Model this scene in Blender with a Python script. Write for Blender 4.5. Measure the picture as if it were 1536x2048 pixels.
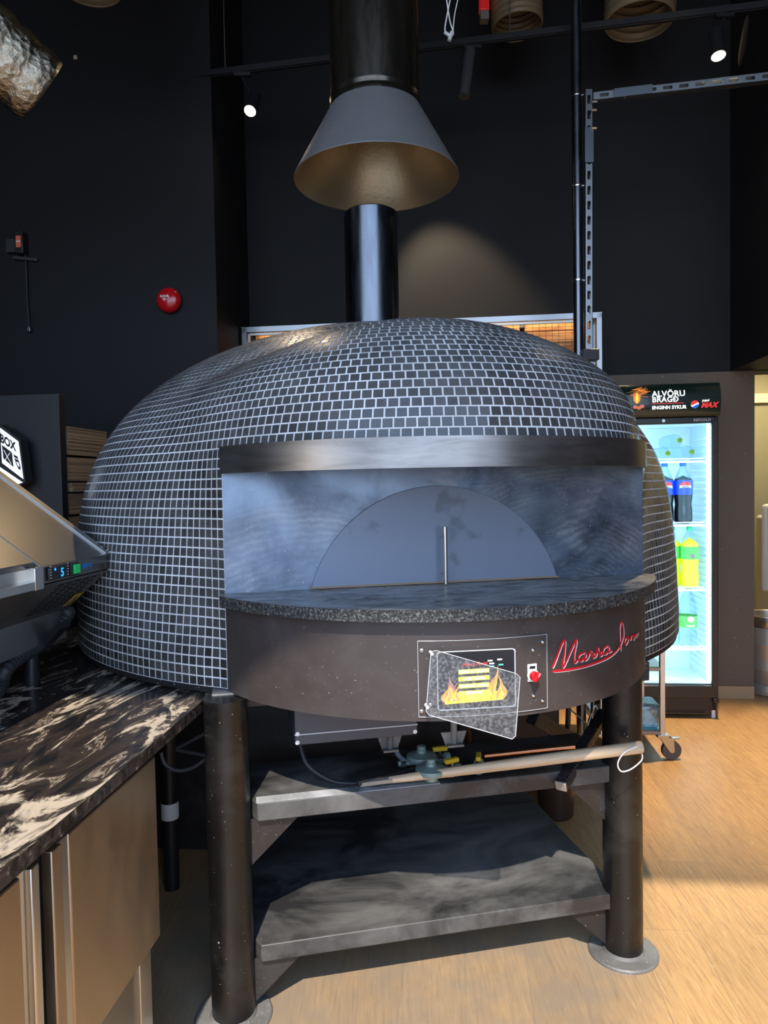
import bpy, math, random
import numpy as np
from mathutils import Vector, Matrix
random.seed(7)
R = math.radians
S = bpy.context.scene
COL = S.collection
for o in list(bpy.data.objects): bpy.data.objects.remove(o)

# ------------------------------------------------------------------ camera
FPX = 1422.0
EYE = Vector((0, 0, 1.5))
_p = math.atan(54 / FPX); _r = R(1.03)
_F = Vector((0, math.cos(_p), -math.sin(_p))); _U0 = Vector((0, math.sin(_p), math.cos(_p))); _R0 = Vector((1, 0, 0))
CR = _R0 * math.cos(_r) - _U0 * math.sin(_r)
CU = _U0 * math.cos(_r) + _R0 * math.sin(_r)
cd = bpy.data.cameras.new('camera'); cam = bpy.data.objects.new('camera', cd); COL.objects.link(cam)
cd.sensor_fit = 'VERTICAL'; cd.sensor_height = 36.0; cd.sensor_width = 27.0; cd.lens = FPX / 2048 * 36
cd.clip_start = 0.02; cd.clip_end = 200
cam.matrix_world = Matrix(((CR.x, CU.x, -_F.x, EYE.x), (CR.y, CU.y, -_F.y, EYE.y), (CR.z, CU.z, -_F.z, EYE.z), (0, 0, 0, 1)))
S.camera = cam

# ------------------------------------------------------------------ view, sky, sun
S.view_settings.view_transform = 'Standard'; S.view_settings.look = 'None'
S.cycles.transparent_max_bounces = 24
S.view_settings.gamma = 1; S.view_settings.exposure = 0.48; S.view_settings.use_curve_mapping = False
SKY_STRENGTH = 3.4
SUN_STRENGTH = 4.5
w = bpy.data.worlds.new('sky'); S.world = w; w.use_nodes = True
nt = w.node_tree; nt.nodes.clear()
wo = nt.nodes.new('ShaderNodeOutputWorld'); wb = nt.nodes.new('ShaderNodeBackground')
tc = nt.nodes.new('ShaderNodeTexCoord'); sx = nt.nodes.new('ShaderNodeSeparateXYZ'); rp = nt.nodes.new('ShaderNodeValToRGB')
nt.links.new(tc.outputs['Generated'], sx.inputs[0]); nt.links.new(sx.outputs['Z'], rp.inputs[0]); nt.links.new(rp.outputs[0], wb.inputs[0]); nt.links.new(wb.outputs[0], wo.inputs[0])
rp.color_ramp.elements[0].position = 0.0; rp.color_ramp.elements[0].color = (0.54, 0.65, 0.80, 1)
rp.color_ramp.elements[1].position = 0.75; rp.color_ramp.elements[1].color = (0.28, 0.44, 0.78, 1)
wb.inputs[1].default_value = SKY_STRENGTH
sl = bpy.data.lights.new('sun', 'SUN'); sl.energy = SUN_STRENGTH; sl.angle = R(0.6); sl.color = (1.0, 0.90, 0.76)
so = bpy.data.objects.new('sun', sl); COL.objects.link(so)
_el = R(50); _d = Vector((0.08, 1, 0)).normalized() * math.cos(_el) + Vector((0, 0, -math.sin(_el)))
so.rotation_euler = _d.to_track_quat('-Z', 'Y').to_euler(); so.location = (-0.3, -6, 8)

# ------------------------------------------------------------------ frames of the place
RY = R(-6.1)                                  # the room is turned a little
WX = Vector((math.cos(RY), math.sin(RY), 0)); WN = Vector((-math.sin(RY), math.cos(RY), 0))
def rm(a, b, z=0): return WX * a + WN * b + Vector((0, 0, z))
OY = R(11.7)                                  # the oven is turned the other way
OC = Vector((-0.028, 3.183, 0))
OX = Vector((math.cos(OY), math.sin(OY), 0)); ON = Vector((-math.sin(OY), math.cos(OY), 0))
def ov(x, y, z=0): return OC + OX * x + ON * y + Vector((0, 0, z))
def toov(P): v = Vector(P) - OC; return Vector((v.dot(OX), v.dot(ON), v.z))
def _ray(px, py): return _F + CR * ((px - 768) / FPX) + CU * ((1024 - py) / FPX)
def p_z(px, py, z): r = _ray(px, py); return EYE + r * ((z - EYE.z) / r.z)
def p_pl(px, py, P, n): r = _ray(px, py); return EYE + r * ((P - EYE).dot(n) / r.dot(n))
def p_y(px, py, y): r = _ray(px, py); return EYE + r * (y / r.y)
def p_b(px, py, b): return p_pl(px, py, WN * b, WN)
def p_a(px, py, a): return p_pl(px, py, WX * a, WX)
def p_o(px, py, yl): return toov(p_pl(px, py, ov(0, yl), ON))   # oven coordinates on plane y=yl
def rml(P): return Vector((P.dot(WX), P.dot(WN), P.z))
DR, DCY = 0.723, -0.757                       # front drum of the oven
def drum(px, py):
    r = _ray(px, py); o = toov(EYE); d = Vector((r.dot(OX), r.dot(ON), r.z)); ox, oy = o.x, o.y - DCY
    a = d.x**2 + d.y**2; b = 2 * (ox * d.x + oy * d.y); c = ox * ox + oy * oy - DR * DR
    t = (-b - math.sqrt(max(0, b * b - 4 * a * c))) / 2 / a
    P = o + d * t
    return math.atan2(P.x, -(P.y - DCY)), P.z
def dpt(a, z, off=0): return Vector(((DR + off) * math.sin(a), DCY - (DR + off) * math.cos(a), z))

# ------------------------------------------------------------------ mesh builder
class MB:
    def __init__(s): s.v = []; s.f = []; s.m = []; s.mi = 0
    def add(s, vs, fs):
        n = len(s.v); s.v += [tuple(v) for v in vs]; s.f += [tuple(i + n for i in f) for f in fs]; s.m += [s.mi] * len(fs); return s
    def box(s, x0, x1, y0, y1, z0, z1, M=None):
        vs = [Vector((x, y, z)) for z in (z0, z1) for y in (y0, y1) for x in (x0, x1)]
        if M is not None: vs = [M @ v for v in vs]
        return s.add(vs, [(0, 2, 3, 1), (4, 5, 7, 6), (0, 1, 5, 4), (2, 6, 7, 3), (0, 4, 6, 2), (1, 3, 7, 5)])
    def bar(s, p0, p1, wd, ht, up=Vector((0, 0, 1))):
        p0 = Vector(p0); p1 = Vector(p1); d = (p1 - p0).normalized(); sd = d.cross(up).normalized(); u = sd.cross(d).normalized()
        vs = []
        for P in (p0, p1):
            for a, b in ((-1, -1), (1, -1), (1, 1), (-1, 1)): vs.append(P + sd * a * wd / 2 + u * b * ht / 2)
        return s.add(vs, [(0, 1, 2, 3), (7, 6, 5, 4), (0, 4, 5, 1), (1, 5, 6, 2), (2, 6, 7, 3), (3, 7, 4, 0)])
    def tube(s, pts, r, n=12, caps=True, closed=False):
        pts = [Vector(p) for p in pts]; k = len(pts); rr = r if isinstance(r, (list, tuple)) else [r] * k
        vs = []; prev = None
        for i, P in enumerate(pts):
            if closed: d = pts[(i + 1) % k] - pts[i - 1]
            else: d = (pts[min(i + 1, k - 1)] - pts[max(i - 1, 0)])
            d.normalize()
            if prev is None:
                a = d.cross(Vector((0, 0, 1)));
                if a.length < 1e-3: a = d.cross(Vector((0, 1, 0)))
            else: a = prev - d * prev.dot(d)
            a.normalize(); prev = a; b = d.cross(a)
            for j in range(n):
                t = 2 * math.pi * j / n; vs.append(P + (a * math.cos(t) + b * math.sin(t)) * rr[i])
        fs = []
        for i in range(k if closed else k - 1):
            for j in range(n):
                i2 = (i + 1) % k; fs.append((i * n + j, i * n + (j + 1) % n, i2 * n + (j + 1) % n, i2 * n + j))
        if caps and not closed: fs += [tuple(range(n))[::-1], tuple((k - 1) * n + j for j in range(n))]
        return s.add(vs, fs)
    def lathe(s, prof, n=32, M=None, a0=0, a1=None, caps=True):
        full = a1 is None; m = n if full else n + 1; a1 = 2 * math.pi if full else a1
        vs = []
        for (r, z) in prof:
            for j in range(m):
                t = a0 + (a1 - a0) * j / n; v = Vector((r * math.cos(t), r * math.sin(t), z)); vs.append(M @ v if M is not None else v)
        fs = []
        for i in range(len(prof) - 1):
            for j in range(n): fs.append((i * m + j, i * m + (j + 1) % m, (i + 1) * m + (j + 1) % m, (i + 1) * m + j))
        if caps and full: fs += [tuple(range(n))[::-1], tuple((len(prof) - 1) * m + j for j in range(n))]
        return s.add(vs, fs)
    def prism(s, poly, vec):                      # poly: 3D points, extruded by vec
        poly = [Vector(p) for p in poly]; n = len(poly); vec = Vector(vec)
        vs = poly + [p + vec for p in poly]
        return s.add(vs, [tuple(range(n))[::-1], tuple(range(n, 2 * n))] + [(i, (i + 1) % n, n + (i + 1) % n, n + i) for i in range(n)])
    def ball(s, c, r, n=16, sz=1.0):
        pr = [(r * math.sin(math.pi * i / 8) + 1e-5, -r * sz * math.cos(math.pi * i / 8)) for i in range(9)]
        return s.lathe(pr, n, Matrix.Translation(Vector(c)))
    def build(s, name, mats, parent=None, smooth=True, bevel=0, angle=35, loc=None, fixn=True):
        me = bpy.data.meshes.new(name); me.from_pydata(s.v, [], s.f)
        for m in (mats if isinstance(mats, (list, tuple)) else [mats]): me.materials.append(m)
        if len(set(s.m)) > 1: me.polygons.foreach_set('material_index', s.m)
        me.update()
        if fixn:
            import bmesh
            bm = bmesh.new(); bm.from_mesh(me); bmesh.ops.recalc_face_normals(bm, faces=bm.faces); bm.to_mesh(me); bm.free()
        o = bpy.data.objects.new(name, me); COL.objects.link(o)
        if smooth: me.shade_smooth(); me.set_sharp_from_angle(angle=R(angle))
        if bevel:
            md = o.modifiers.new('bevel', 'BEVEL'); md.width = bevel; md.segments = 2; md.limit_method = 'ANGLE'; md.angle_limit = R(40)
        if parent is not None: o.parent = parent
        if loc is not None: o.location = loc
        return o
def tag(o, label=None, cat=None, group=None, kind=None):
    if label: o['label'] = label
    if cat: o['category'] = cat
    if group: o['group'] = group
    if kind: o['kind'] = kind
    return o
def thing(name, label, cat, loc=(0, 0, 0), rz=0.0, group=None):
    o = bpy.data.objects.new(name, None); COL.objects.link(o); o.empty_display_size = 0.1
    o.location = loc; o.rotation_euler = (0, 0, rz); return tag(o, label, cat, group)
def copy_tree(o, parent=None):
    c = o.copy(); COL.objects.link(c); c.parent = parent
    for ch in [q for q in bpy.data.objects if q.parent == o]: copy_tree(ch, c)
    return c
def text(name, s, size, m, fn, parent=None, shear=0, bold=0, space=1.0, align='LEFT'):
    cu = bpy.data.curves.new('t', 'FONT'); cu.body = s; cu.size = size; cu.shear = shear; cu.offset = bold; cu.space_character = space; cu.align_x = align
    cu.resolution_u = 3
    ob = bpy.data.objects.new('t', cu); COL.objects.link(ob)
    me = bpy.data.meshes.new_from_object(ob); bpy.data.objects.remove(ob); bpy.data.curves.remove(cu)
    for v in me.vertices: v.co = fn(v.co.x, v.co.y)
    me.materials.clear(); me.materials.append(m); me.name = name
    o = bpy.data.objects.new(name, me); COL.objects.link(o)
    if parent is not None: o.parent = parent
    return o
def ribbon(mb, pts, wd, fn):                       # flat stroke in (u,v) mapped by fn
    pts = [Vector(p).to_2d() if len(p) > 2 else Vector(p) for p in pts]
    L = []
    for i, P in enumerate(pts):
        d = (pts[min(i + 1, len(pts) - 1)] - pts[max(i - 1, 0)]);
        if d.length < 1e-9: d = Vector((1, 0))
        d.normalize(); nrm = Vector((-d.y, d.x)); k = wd * (0.45 if i in (0, len(pts) - 1) else 1)
        L += [fn(*(P + nrm * k / 2)), fn(*(P - nrm * k / 2))]
    mb.add(L, [(2 * i, 2 * i + 1, 2 * i + 3, 2 * i + 2) for i in range(len(pts) - 1)])
def smoothpts(pts, n=5):
    pts = [Vector(p) for p in pts]; out = []
    for i in range(len(pts) - 1):
        p0 = pts[max(i - 1, 0)]; p1 = pts[i]; p2 = pts[i + 1]; p3 = pts[min(i + 2, len(pts) - 1)]
        for k in range(n):
            t = k / n; out.append(0.5 * ((2 * p1) + (p2 - p0) * t + (2 * p0 - 5 * p1 + 4 * p2 - p3) * t * t + (3 * p1 - p0 - 3 * p2 + p3) * t**3))
    return out + [pts[-1]]

# ------------------------------------------------------------------ materials
def mat(name, col=(.5, .5, .5), rough=.5, metal=0.0, spec=.5, emit=None, es=1.0, coat=0):
    m = bpy.data.materials.new(name); m.use_nodes = True; b = m.node_tree.nodes['Principled BSDF']
    b.inputs['Base Color'].default_value = (*col, 1); b.inputs['Roughness'].default_value = rough; b.inputs['Metallic'].default_value = metal
    b.inputs['Specular IOR Level'].default_value = spec; b.inputs['Coat Weight'].default_value = coat
    if emit: b.inputs['Emission Color'].default_value = (*emit, 1); b.inputs['Emission Strength'].default_value = es
    return m
class N:
    def __init__(s, m): s.t = m.node_tree; s.b = s.t.nodes['Principled BSDF']
    def n(s, ty, **kw):
        x = s.t.nodes.new(ty)
        for k, v in kw.items():
            if k in x.inputs: x.inputs[k].default_value = v
            else: setattr(x, k, v)
        return x
    def l(s, a, b): s.t.links.new(a, b)
    def coord(s, scale=(1, 1, 1), rot=(0, 0, 0), kind='Object'):
        c = s.n('ShaderNodeTexCoord'); mp = s.n('ShaderNodeMapping'); mp.inputs['Scale'].default_value = scale; mp.inputs['Rotation'].default_value = rot
        s.l(c.outputs[kind], mp.inputs[0]); return mp.outputs[0]
    def noise(s, co, scale=5, detail=4, rough=.5, dist=0):
        x = s.n('ShaderNodeTexNoise'); x.inputs['Scale'].default_value = scale; x.inputs['Detail'].default_value = detail
        x.inputs['Roughness'].default_value = rough; x.inputs['Distortion'].default_value = dist; s.l(co, x.inputs['Vector']); return x.outputs['Fac']
    def ramp(s, fac, stops, interp='LINEAR'):
        x = s.n('ShaderNodeValToRGB'); x.color_ramp.interpolation = interp; e = x.color_ramp.elements
        while len(e) < len(stops): e.new(.5)
        for q, (p, c) in zip(e, stops): q.position = p; q.color = (*c, 1) if isinstance(c, tuple) else (c, c, c, 1)
        s.l(fac, x.inputs[0]); return x.outputs[0]
    def mix(s, fac, a, b, blend='MIX'):
        x = s.n('ShaderNodeMix', data_type='RGBA', blend_type=blend)
        if isinstance(fac, (int, float)): x.inputs[0].default_value = fac
        else: s.l(fac, x.inputs[0])
        for q, v in ((x.inputs[6], a), (x.inputs[7], b)):
            if isinstance(v, tuple): q.default_value = (*v, 1)
            else: s.l(v, q)
        return x.outputs[2]
    def math(s, op, a, b=0):
        x = s.n('ShaderNodeMath', operation=op)
        for q, v in ((x.inputs[0], a), (x.inputs[1], b)):
            if isinstance(v, (int, float)): q.default_value = v
            else: s.l(v, q)
        return x.outputs[0]
    def bump(s, h, st=.2, d=.01):
        x = s.n('ShaderNodeBump'); x.inputs['Strength'].default_value = st; x.inputs['Distance'].default_value = d; s.l(h, x.inputs['Height']); s.l(x.outputs[0], s.b.inputs['Normal'])
    def col(s, c): s.l(c, s.b.inputs['Base Color'])
    def rgh(s, c): s.l(c, s.b.inputs['Roughness'])

def flour_paint(name, col, dust, rough=.38, specks=.72, amount=.35, metal=0.0, cloud=.62, spec=.5):
    m = mat(name, col, rough, metal, spec); n = N(m); co = n.coord()
    cl = n.ramp(n.noise(co, 3.5, 6, .65, .6), [(cloud - .12, 0.0), (cloud + .2, amount)])
    sp = n.ramp(n.noise(co, 150, 2, .5), [(specks, 0.0), (specks + .03, .8)])
    f = n.math('MAXIMUM', cl, sp)
    n.col(n.mix(f, col, dust)); n.rgh(n.ramp(n.noise(co, 12, 5, .6), [(.3, rough - .08), (.7, rough + .15)])); return m
def brushed(name, col, rough=.28, sc=(2, 2, 120), metal=1.0, aniso=0):
    m = mat(name, col, rough, metal); n = N(m); co = n.coord(sc)
    h = n.noise(co, 4, 4, .6); n.rgh(n.ramp(h, [(.3, rough - .06), (.7, rough + .1)])); n.bump(h, .025, .001); return m

M = {}
M['wall_black'] = mat('black wall paint', (.0098, .0098, .0112), .62, spec=.3)
n = N(M['wall_black']); n.bump(n.noise(n.coord(), 40, 3), .05, .003)
m = M['wall_warm_lit'] = mat('wall paint with warm light painted in', (.155, .115, .085), .6); n = N(m); co = n.coord()  # black wall coloured brown: warm lamp light painted into the base colour
n.col(n.mix(n.ramp(n.noise(co, 60, 2), [(.735, 0.0), (.745, .8)]), (.155, .115, .085), (.5, .47, .42)))
M['ceiling'] = mat('black ceiling', (.012, .012, .013), .8)
M['green_wall'] = mat('olive corridor paint', (.30, .29, .17), .6)
M['cream'] = mat('cream paint', (.75, .66, .45), .6)
# vinyl plank floor
m = M['floor'] = mat('oak vinyl planks', (.5, .35, .2), .42); n = N(m); c = n.coord(rot=(0, 0, 0))
bk = n.n('ShaderNodeTexBrick'); n.l(n.coord(rot=(0, 0, R(96))), bk.inputs['Vector'])
bk.inputs['Color1'].default_value = (.52, .315, .135, 1); bk.inputs['Color2'].default_value = (.44, .265, .115, 1); bk.inputs['Mortar'].default_value = (.30, .2, .11, 1)
bk.inputs['Scale'].default_value = 1; bk.inputs['Mortar Size'].default_value = .0012; bk.inputs['Brick Width'].default_value = 1.2; bk.inputs['Row Height'].default_value = .19; bk.offset = .37
gr = n.noise(n.coord((48, 3.2, 1), rot=(0, 0, R(6))), 2.2, 9, .72, .6)
gc = n.ramp(gr, [(.32, (.68, .62, .55)), (.5, (1.0, 1.0, 1.0)), (.68, (1.28, 1.25, 1.15))])
fl = n.mix(1.0, bk.outputs['Color'], gc, 'MULTIPLY')
scr = n.ramp(n.noise(n.coord((55, 5, 1), rot=(0, 0, R(14))), 3, 5, .6, .6), [(.62, 0.0), (.70, .5)])
fl = n.mix(scr, fl, (.72, .60, .42))
# flour on the boards around the oven, darkened to paint the dimmer light there
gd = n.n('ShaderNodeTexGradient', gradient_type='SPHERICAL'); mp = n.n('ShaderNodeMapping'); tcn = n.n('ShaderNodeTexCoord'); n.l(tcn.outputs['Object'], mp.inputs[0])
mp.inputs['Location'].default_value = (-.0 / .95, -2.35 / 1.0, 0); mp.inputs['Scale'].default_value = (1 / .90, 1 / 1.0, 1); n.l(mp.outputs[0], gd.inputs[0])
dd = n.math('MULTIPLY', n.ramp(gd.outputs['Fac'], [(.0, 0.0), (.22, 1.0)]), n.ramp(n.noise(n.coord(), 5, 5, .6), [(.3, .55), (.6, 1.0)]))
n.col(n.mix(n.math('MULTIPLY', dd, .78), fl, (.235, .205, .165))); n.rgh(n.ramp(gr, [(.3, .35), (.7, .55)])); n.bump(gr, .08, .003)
M['skirting'] = mat('oak skirting', (.45, .30, .17), .5)
# oven
m = M['tile'] = mat('glossy black mosaic tile', (.02, .02, .022), .16); n = N(m); co = n.coord()
ge = n.n('ShaderNodeNewGeometry'); rnd = ge.outputs['Random Per Island']
spk = n.ramp(n.noise(co, 420, 2, .6), [(.55, 0.0), (.72, .55)])
dst = n.ramp(n.noise(co, 2.6, 5, .6, .4), [(.38, .02), (.62, .40)])
base = n.mix(rnd, (.020, .019, .019), (.060, .058, .058))
base = n.mix(n.math('MULTIPLY', spk, .30), base, (.20, .20, .20))
sz_ = n.n('ShaderNodeSeparateXYZ'); n.l(n.coord(), sz_.inputs[0])
hz = n.ramp(n.math('MULTIPLY', sz_.outputs['Z'], .4), [(.56, 0.0), (.80, 1.0)])          # airborne flour lies thicker on the crown
dst = n.math('MAXIMUM', dst, n.math('MULTIPLY', hz, n.ramp(n.noise(co, 5, 5, .6), [(.3, .35), (.6, .85)])))
n.col(n.mix(n.math('MULTIPLY', dst, .50), base, (.30, .305, .31)))
n.rgh(n.math('ADD', n.math('MULTIPLY', dst, .35), n.ramp(rnd, [(0.0, .09), (1.0, .20)])))
m = M['grout'] = mat('pale grey grout', (.42, .43, .44), .85); n = N(m)
n.col(n.ramp(n.noise(n.coord(), 7, 5, .6), [(.3, (.50, .50, .50)), (.65, (.80, .80, .80))]))
M['black_steel'] = flour_paint('black painted steel', (.020, .018, .018), (.45, .45, .46), .36, .70, .10)
M['drum'] = flour_paint('brown black drum steel', (.050, .041, .039), (.30, .29, .29), .40, .715, .12)
M['leg'] = flour_paint('black leg paint', (.006, .0056, .0056), (.55, .55, .53), .30, .737, .05)
m = M['lintel'] = mat('dark brushed lintel steel', (.13, .12, .115), .34, .9); n = N(m); co = n.coord()
n.col(n.ramp(n.noise(n.coord((1, 1, 6)), 5, 5, .6, .5), [(.3, (.18, .17, .165)), (.65, (.30, .29, .285))])); n.rgh(n.ramp(n.noise(co, 7, 4), [(.3, .28), (.7, .42)]))
M['pipe_black'] = brushed('blued black stove pipe', (.15, .165, .19), .26, (8, 8, 1))
m = M['plate'] = mat('blued steel face plate', (.15, .18, .23), .38, .75); n = N(m)
co = n.coord(); f = None
for cxx, czz, rot_, sd in ((-.42, 1.22, .3, 2.3), (.40, 1.38, -.4, 3.1), (.62, 1.30, .2, 2.0), (-.1, 1.62, 0, 1.7)):
    mp_ = n.n('ShaderNodeMapping'); mp_.inputs['Location'].default_value = (-cxx, 0, -czz); mp_.inputs['Scale'].default_value = (1, 0, 1.25); n.l(co, mp_.inputs[0])
    wv = n.n('ShaderNodeTexWave', wave_type='RINGS', rings_direction='Y'); n.l(mp_.outputs[0], wv.inputs['Vector'])
    wv.inputs['Scale'].default_value = 5.5 * sd; wv.inputs['Distortion'].default_value = 9; wv.inputs['Detail'].default_value = 6; wv.inputs['Detail Scale'].default_value = .8; wv.inputs['Detail Roughness'].default_value = .7
    g_ = n.n('ShaderNodeTexGradient', gradient_type='SPHERICAL'); m2 = n.n('ShaderNodeMapping'); m2.inputs['Location'].default_value = (-cxx * 3.0, 0, -czz * 3.4); m2.inputs['Scale'].default_value = (3.0, 0, 3.4); n.l(co, m2.inputs[0]); n.l(m2.outputs[0], g_.inputs[0])
    k_ = n.math('MULTIPLY', n.ramp(wv.outputs['Fac'], [(.25, .30), (1.0, .62)]), n.math('MULTIPLY', n.ramp(g_.outputs['Fac'], [(.0, 0.0), (.35, .75), (.8, .25)]), n.ramp(n.noise(n.coord((1, 1, 1)), 4.5 + sd, 6, .65, .6), [(.42, 0.0), (.68, 1.0)])))
    f = k_ if f is None else n.math('MAXIMUM', f, k_)
sc = n.ramp(n.noise(n.coord((2, 1, 90)), 2.4, 4, .55), [(.66, 0.0), (.72, .30)])
f = n.math('MAXIMUM', f, sc); f = n.math('MAXIMUM', f, n.ramp(n.noise(co, 160, 2), [(.71, 0.0), (.74, .7)]))
pc = n.ramp(n.noise(co, 2.4, 5, .6, .6), [(.36, (.040, .052, .078)), (.60, (.21, .27, .36))])
n.col(n.mix(f, pc, (.55, .58, .62))); n.rgh(n.math('ADD', n.math('MULTIPLY', f, .3), n.ramp(n.noise(co, 6, 4), [(.3, .30), (.7, .46)])))
m = M['door_plate'] = mat('dull blue grey oven door', (.20, .235, .31), .48, .35); n = N(m); co = n.coord()
st_ = n.ramp(n.noise(co, 8, 3, .5), [(.64, 0.0), (.70, .5)]); n.col(n.mix(st_, (.20, .235, .31), (.09, .10, .12)))
m = M['granite'] = mat('black speckled granite', (.03, .03, .03), .22); n = N(m); co = n.coord()
g = n.ramp(n.noise(co, 260, 3, .7), [(.42, (.012, .012, .012)), (.58, (.045, .046, .045)), (.70, (.16, .165, .15))])
sw2 = n.ramp(n.noise(n.coord((1, 2.8, 1)), 4.2, 8, .66, 2.4), [(.42, .15), (.56, .8), (.62, .25), (.70, .6)])
n.col(n.mix(sw2, g, (.40, .40, .38))); n.rgh(n.ramp(n.noise(co, 9, 3), [(.3, .25), (.7, .50)]))
m = M['granite_edge'] = mat('rough granite edge', (.03, .03, .03), .6); n = N(m); co = n.coord()
n.col(n.ramp(n.noise(co, 170, 3, .7), [(.42, (.010, .010, .010)), (.56, (.06, .062, .06)), (.70, (.28, .29, .27))])); n.bump(n.noise(co, 200, 3), .5, .003)
m = M['shelf'] = mat('flour dusted black shelf', (.02, .02, .022), .42); n = N(m)
a = n.ramp(n.noise(n.coord((1, 1.5, 1)), 2.6, 8, .66, .5), [(.40, .02), (.72, .50)])
b_ = n.ramp(n.noise(n.coord((1, 1, 1)), 300, 2), [(.60, 0.0), (.75, .5)])
n.col(n.mix(n.math('MULTIPLY', a, n.ramp(b_, [(0.0, .8), (1.0, 1.0)])), (.018, .018, .020), (.36, .36, .35))); n.rgh(n.ramp(a, [(0.0, .36), (.4, .7)]))
M['flange'] = flour_paint('dusty grey steel flange', (.060, .062, .066), (.36, .35, .33), .5, .66, .55, cloud=.45)
M['flour_edge'] = flour_paint('floury shelf lip', (.09, .095, .10), (.62, .64, .66), .5, .66, .8, cloud=.42)
m = M['steel'] = mat('brushed stainless steel', (.26, .25, .235), .33, 1.0)
M['steel_door'] = brushed('satin stainless door', (.50, .41, .31), .40, (3, 3, 1))
M['steel_bright'] = mat('bright stainless trim', (.62, .60, .56), .30, 1.0)
M['steel_dark'] = mat('dark stainless side panel', (.36, .35, .34), .34, .9)
M['galv'] = mat('galvanised strut', (.34, .36, .38), .34, 1.0)
M['chrome'] = mat('bolt chrome', (.75, .76, .78), .2, 1.0)
M['brass'] = mat('cast grey green regulator', (.22, .30, .29), .5, .3)
M['copper'] = mat('copper pipe', (.62, .29, .16), .3, 1.0)
M['yellow'] = mat('yellow plastic', (.62, .42, .02), .45)
M['red'] = mat('red gloss plastic', (.55, .008, .012), .2, coat=.4)
M['red_paint'] = mat('red script paint', (.55, .012, .02), .4)
M['white'] = mat('white plastic', (.80, .80, .80), .45)
M['white_print'] = mat('white print', (.85, .85, .85), .5)
M['black_print'] = mat('black print', (.01, .01, .01), .5)
M['black_plastic'] = mat('black plastic', (.014, .014, .016), .4)
M['black_rubber'] = mat('black rubber', (.022, .023, .027), .55)
M['grey_rubber'] = mat('grey rubber tread', (.10, .085, .075), .6)
M['dark_void'] = mat('unlit opening', (.004, .004, .004), .9)
m = M['wood'] = mat('pale ash wood', (.60, .45, .29), .5); n = N(m)
n.col(n.ramp(n.noise(n.coord((1.5, 25, 25)), 2.5, 5, .6, .5), [(.3, (.42, .30, .19)), (.6, (.66, .50, .33))]))
m = M['cardboard'] = mat('cardboard', (.44, .29, .17), .8); n = N(m)
n.col(n.ramp(n.noise(n.coord((.6, .6, 150)), 2, 3, .6), [(.35, (.22, .14, .08)), (.55, (.48, .33, .20))]))
m = M['orange_wood'] = mat('orange lit crates', (.60, .30, .10), .6); n = N(m)
n.col(n.ramp(n.noise(n.coord((2, 1, 14)), 1.5, 3, .6), [(.4, (.32, .14, .045)), (.55, (.62, .33, .12))], 'LINEAR'))
m = M['marble'] = mat('black marble with cream veins', (.02, .02, .02), .16); n = N(m)
co = n.coord((1.0, .34, 1), rot=(0, 0, R(-24)))
v1 = n.noise(co, 4.2, 9, .62, 1.1); v2 = n.noise(co, 13, 7, .62, 1.6)
cr = n.math('MULTIPLY', n.ramp(v1, [(.530, 0.0), (.548, .95), (.580, .85), (.592, .04)]), n.ramp(v2, [(.40, .15), (.50, 1.0)]))
c2 = n.ramp(v2, [(.575, 0.0), (.60, .8), (.625, 0.0)])
bs = n.mix(n.ramp(v2, [(.4, 0.0), (.65, 1.0)]), (.010, .010, .012), (.060, .042, .032))
n.col(n.mix(n.math('MAXIMUM', cr, n.math('MULTIPLY', c2, .7)), bs, (.56, .47, .36))); n.rgh(n.ramp(v1, [(.3, .12), (.7, .3)]))
m = M['marble_edge'] = mat('marble edge', (.05, .045, .042), .35); n = N(m)
n.col(n.ramp(n.noise(n.coord((6, 14, 14)), 3, 6, .6, .8), [(.40, (.015, .013, .013)), (.6, (.09, .075, .065)), (.72, (.50, .42, .34))]))
m = M['foil'] = mat('crumpled foil', (.62, .56, .44), .22, 1.0); n = N(m); co = n.coord((1, 1, 1))
v = n.n('ShaderNodeTexVoronoi'); v.inputs['Scale'].default_value = 34; n.l(co, v.inputs[0]); n.bump(n.math('ADD', v.outputs['Distance'], n.noise(co, 60, 5, .7)), .8, .008)
M['tan_duct'] = mat('tan flexible duct', (.20, .15, .08), .45)
M['hood_grey'] = flour_paint('matt grey hood cone', (.19, .195, .205), (.3, .3, .3), .55, .8, .1, metal=.2)
m = M['hood_in'] = mat('inner hood steel', (.62, .50, .32), .38, .8); n = N(m); n.bump(n.noise(n.coord((1, 1, 1)), 60, 3), .25, .004)
M['duct_black'] = brushed('satin black duct', (.085, .075, .062), .26, (6, 6, 1), metal=.9)
M['lamp_glow'] = mat('lamp glow', (1, .9, .7), .5, emit=(1.0, .78, .50), es=60)
M['fridge_black'] = mat('black fridge coating', (.022, .020, .019), .35)
M['fridge_in'] = mat('fridge white lining', (.75, .85, .90), .4)
M['led'] = mat('cold led strip', (1, 1, 1), .5, emit=(.70, .90, 1.0), es=5)
M['sign_white'] = mat('lit sign white', (.9, .9, .95), .5, emit=(.85, .90, 1.0), es=.55)
M['canopy'] = mat('dark green glossy canopy print', (.008, .022, .016), .2, coat=.3)
M['lit_white'] = mat('lit white lettering', (.9, .9, .9), .4, emit=(1, 1, .95), es=.6)
M['lit_red'] = mat('lit red print', (.8, .03, .03), .4, emit=(.9, .04, .03), es=.35)
M['lit_blue'] = mat('lit blue print', (.03, .10, .6), .4, emit=(.05, .2, .8), es=.3)
M['lit_orange'] = mat('lit orange print', (.9, .25, .05), .4, emit=(1, .28, .05), es=.4)
M['lit_green'] = mat('lit green twig print', (.10, .18, .04), .4, emit=(.14, .22, .04), es=.3)
M['cola'] = mat('dark cola', (.010, .006, .010), .08, spec=.7)
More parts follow.
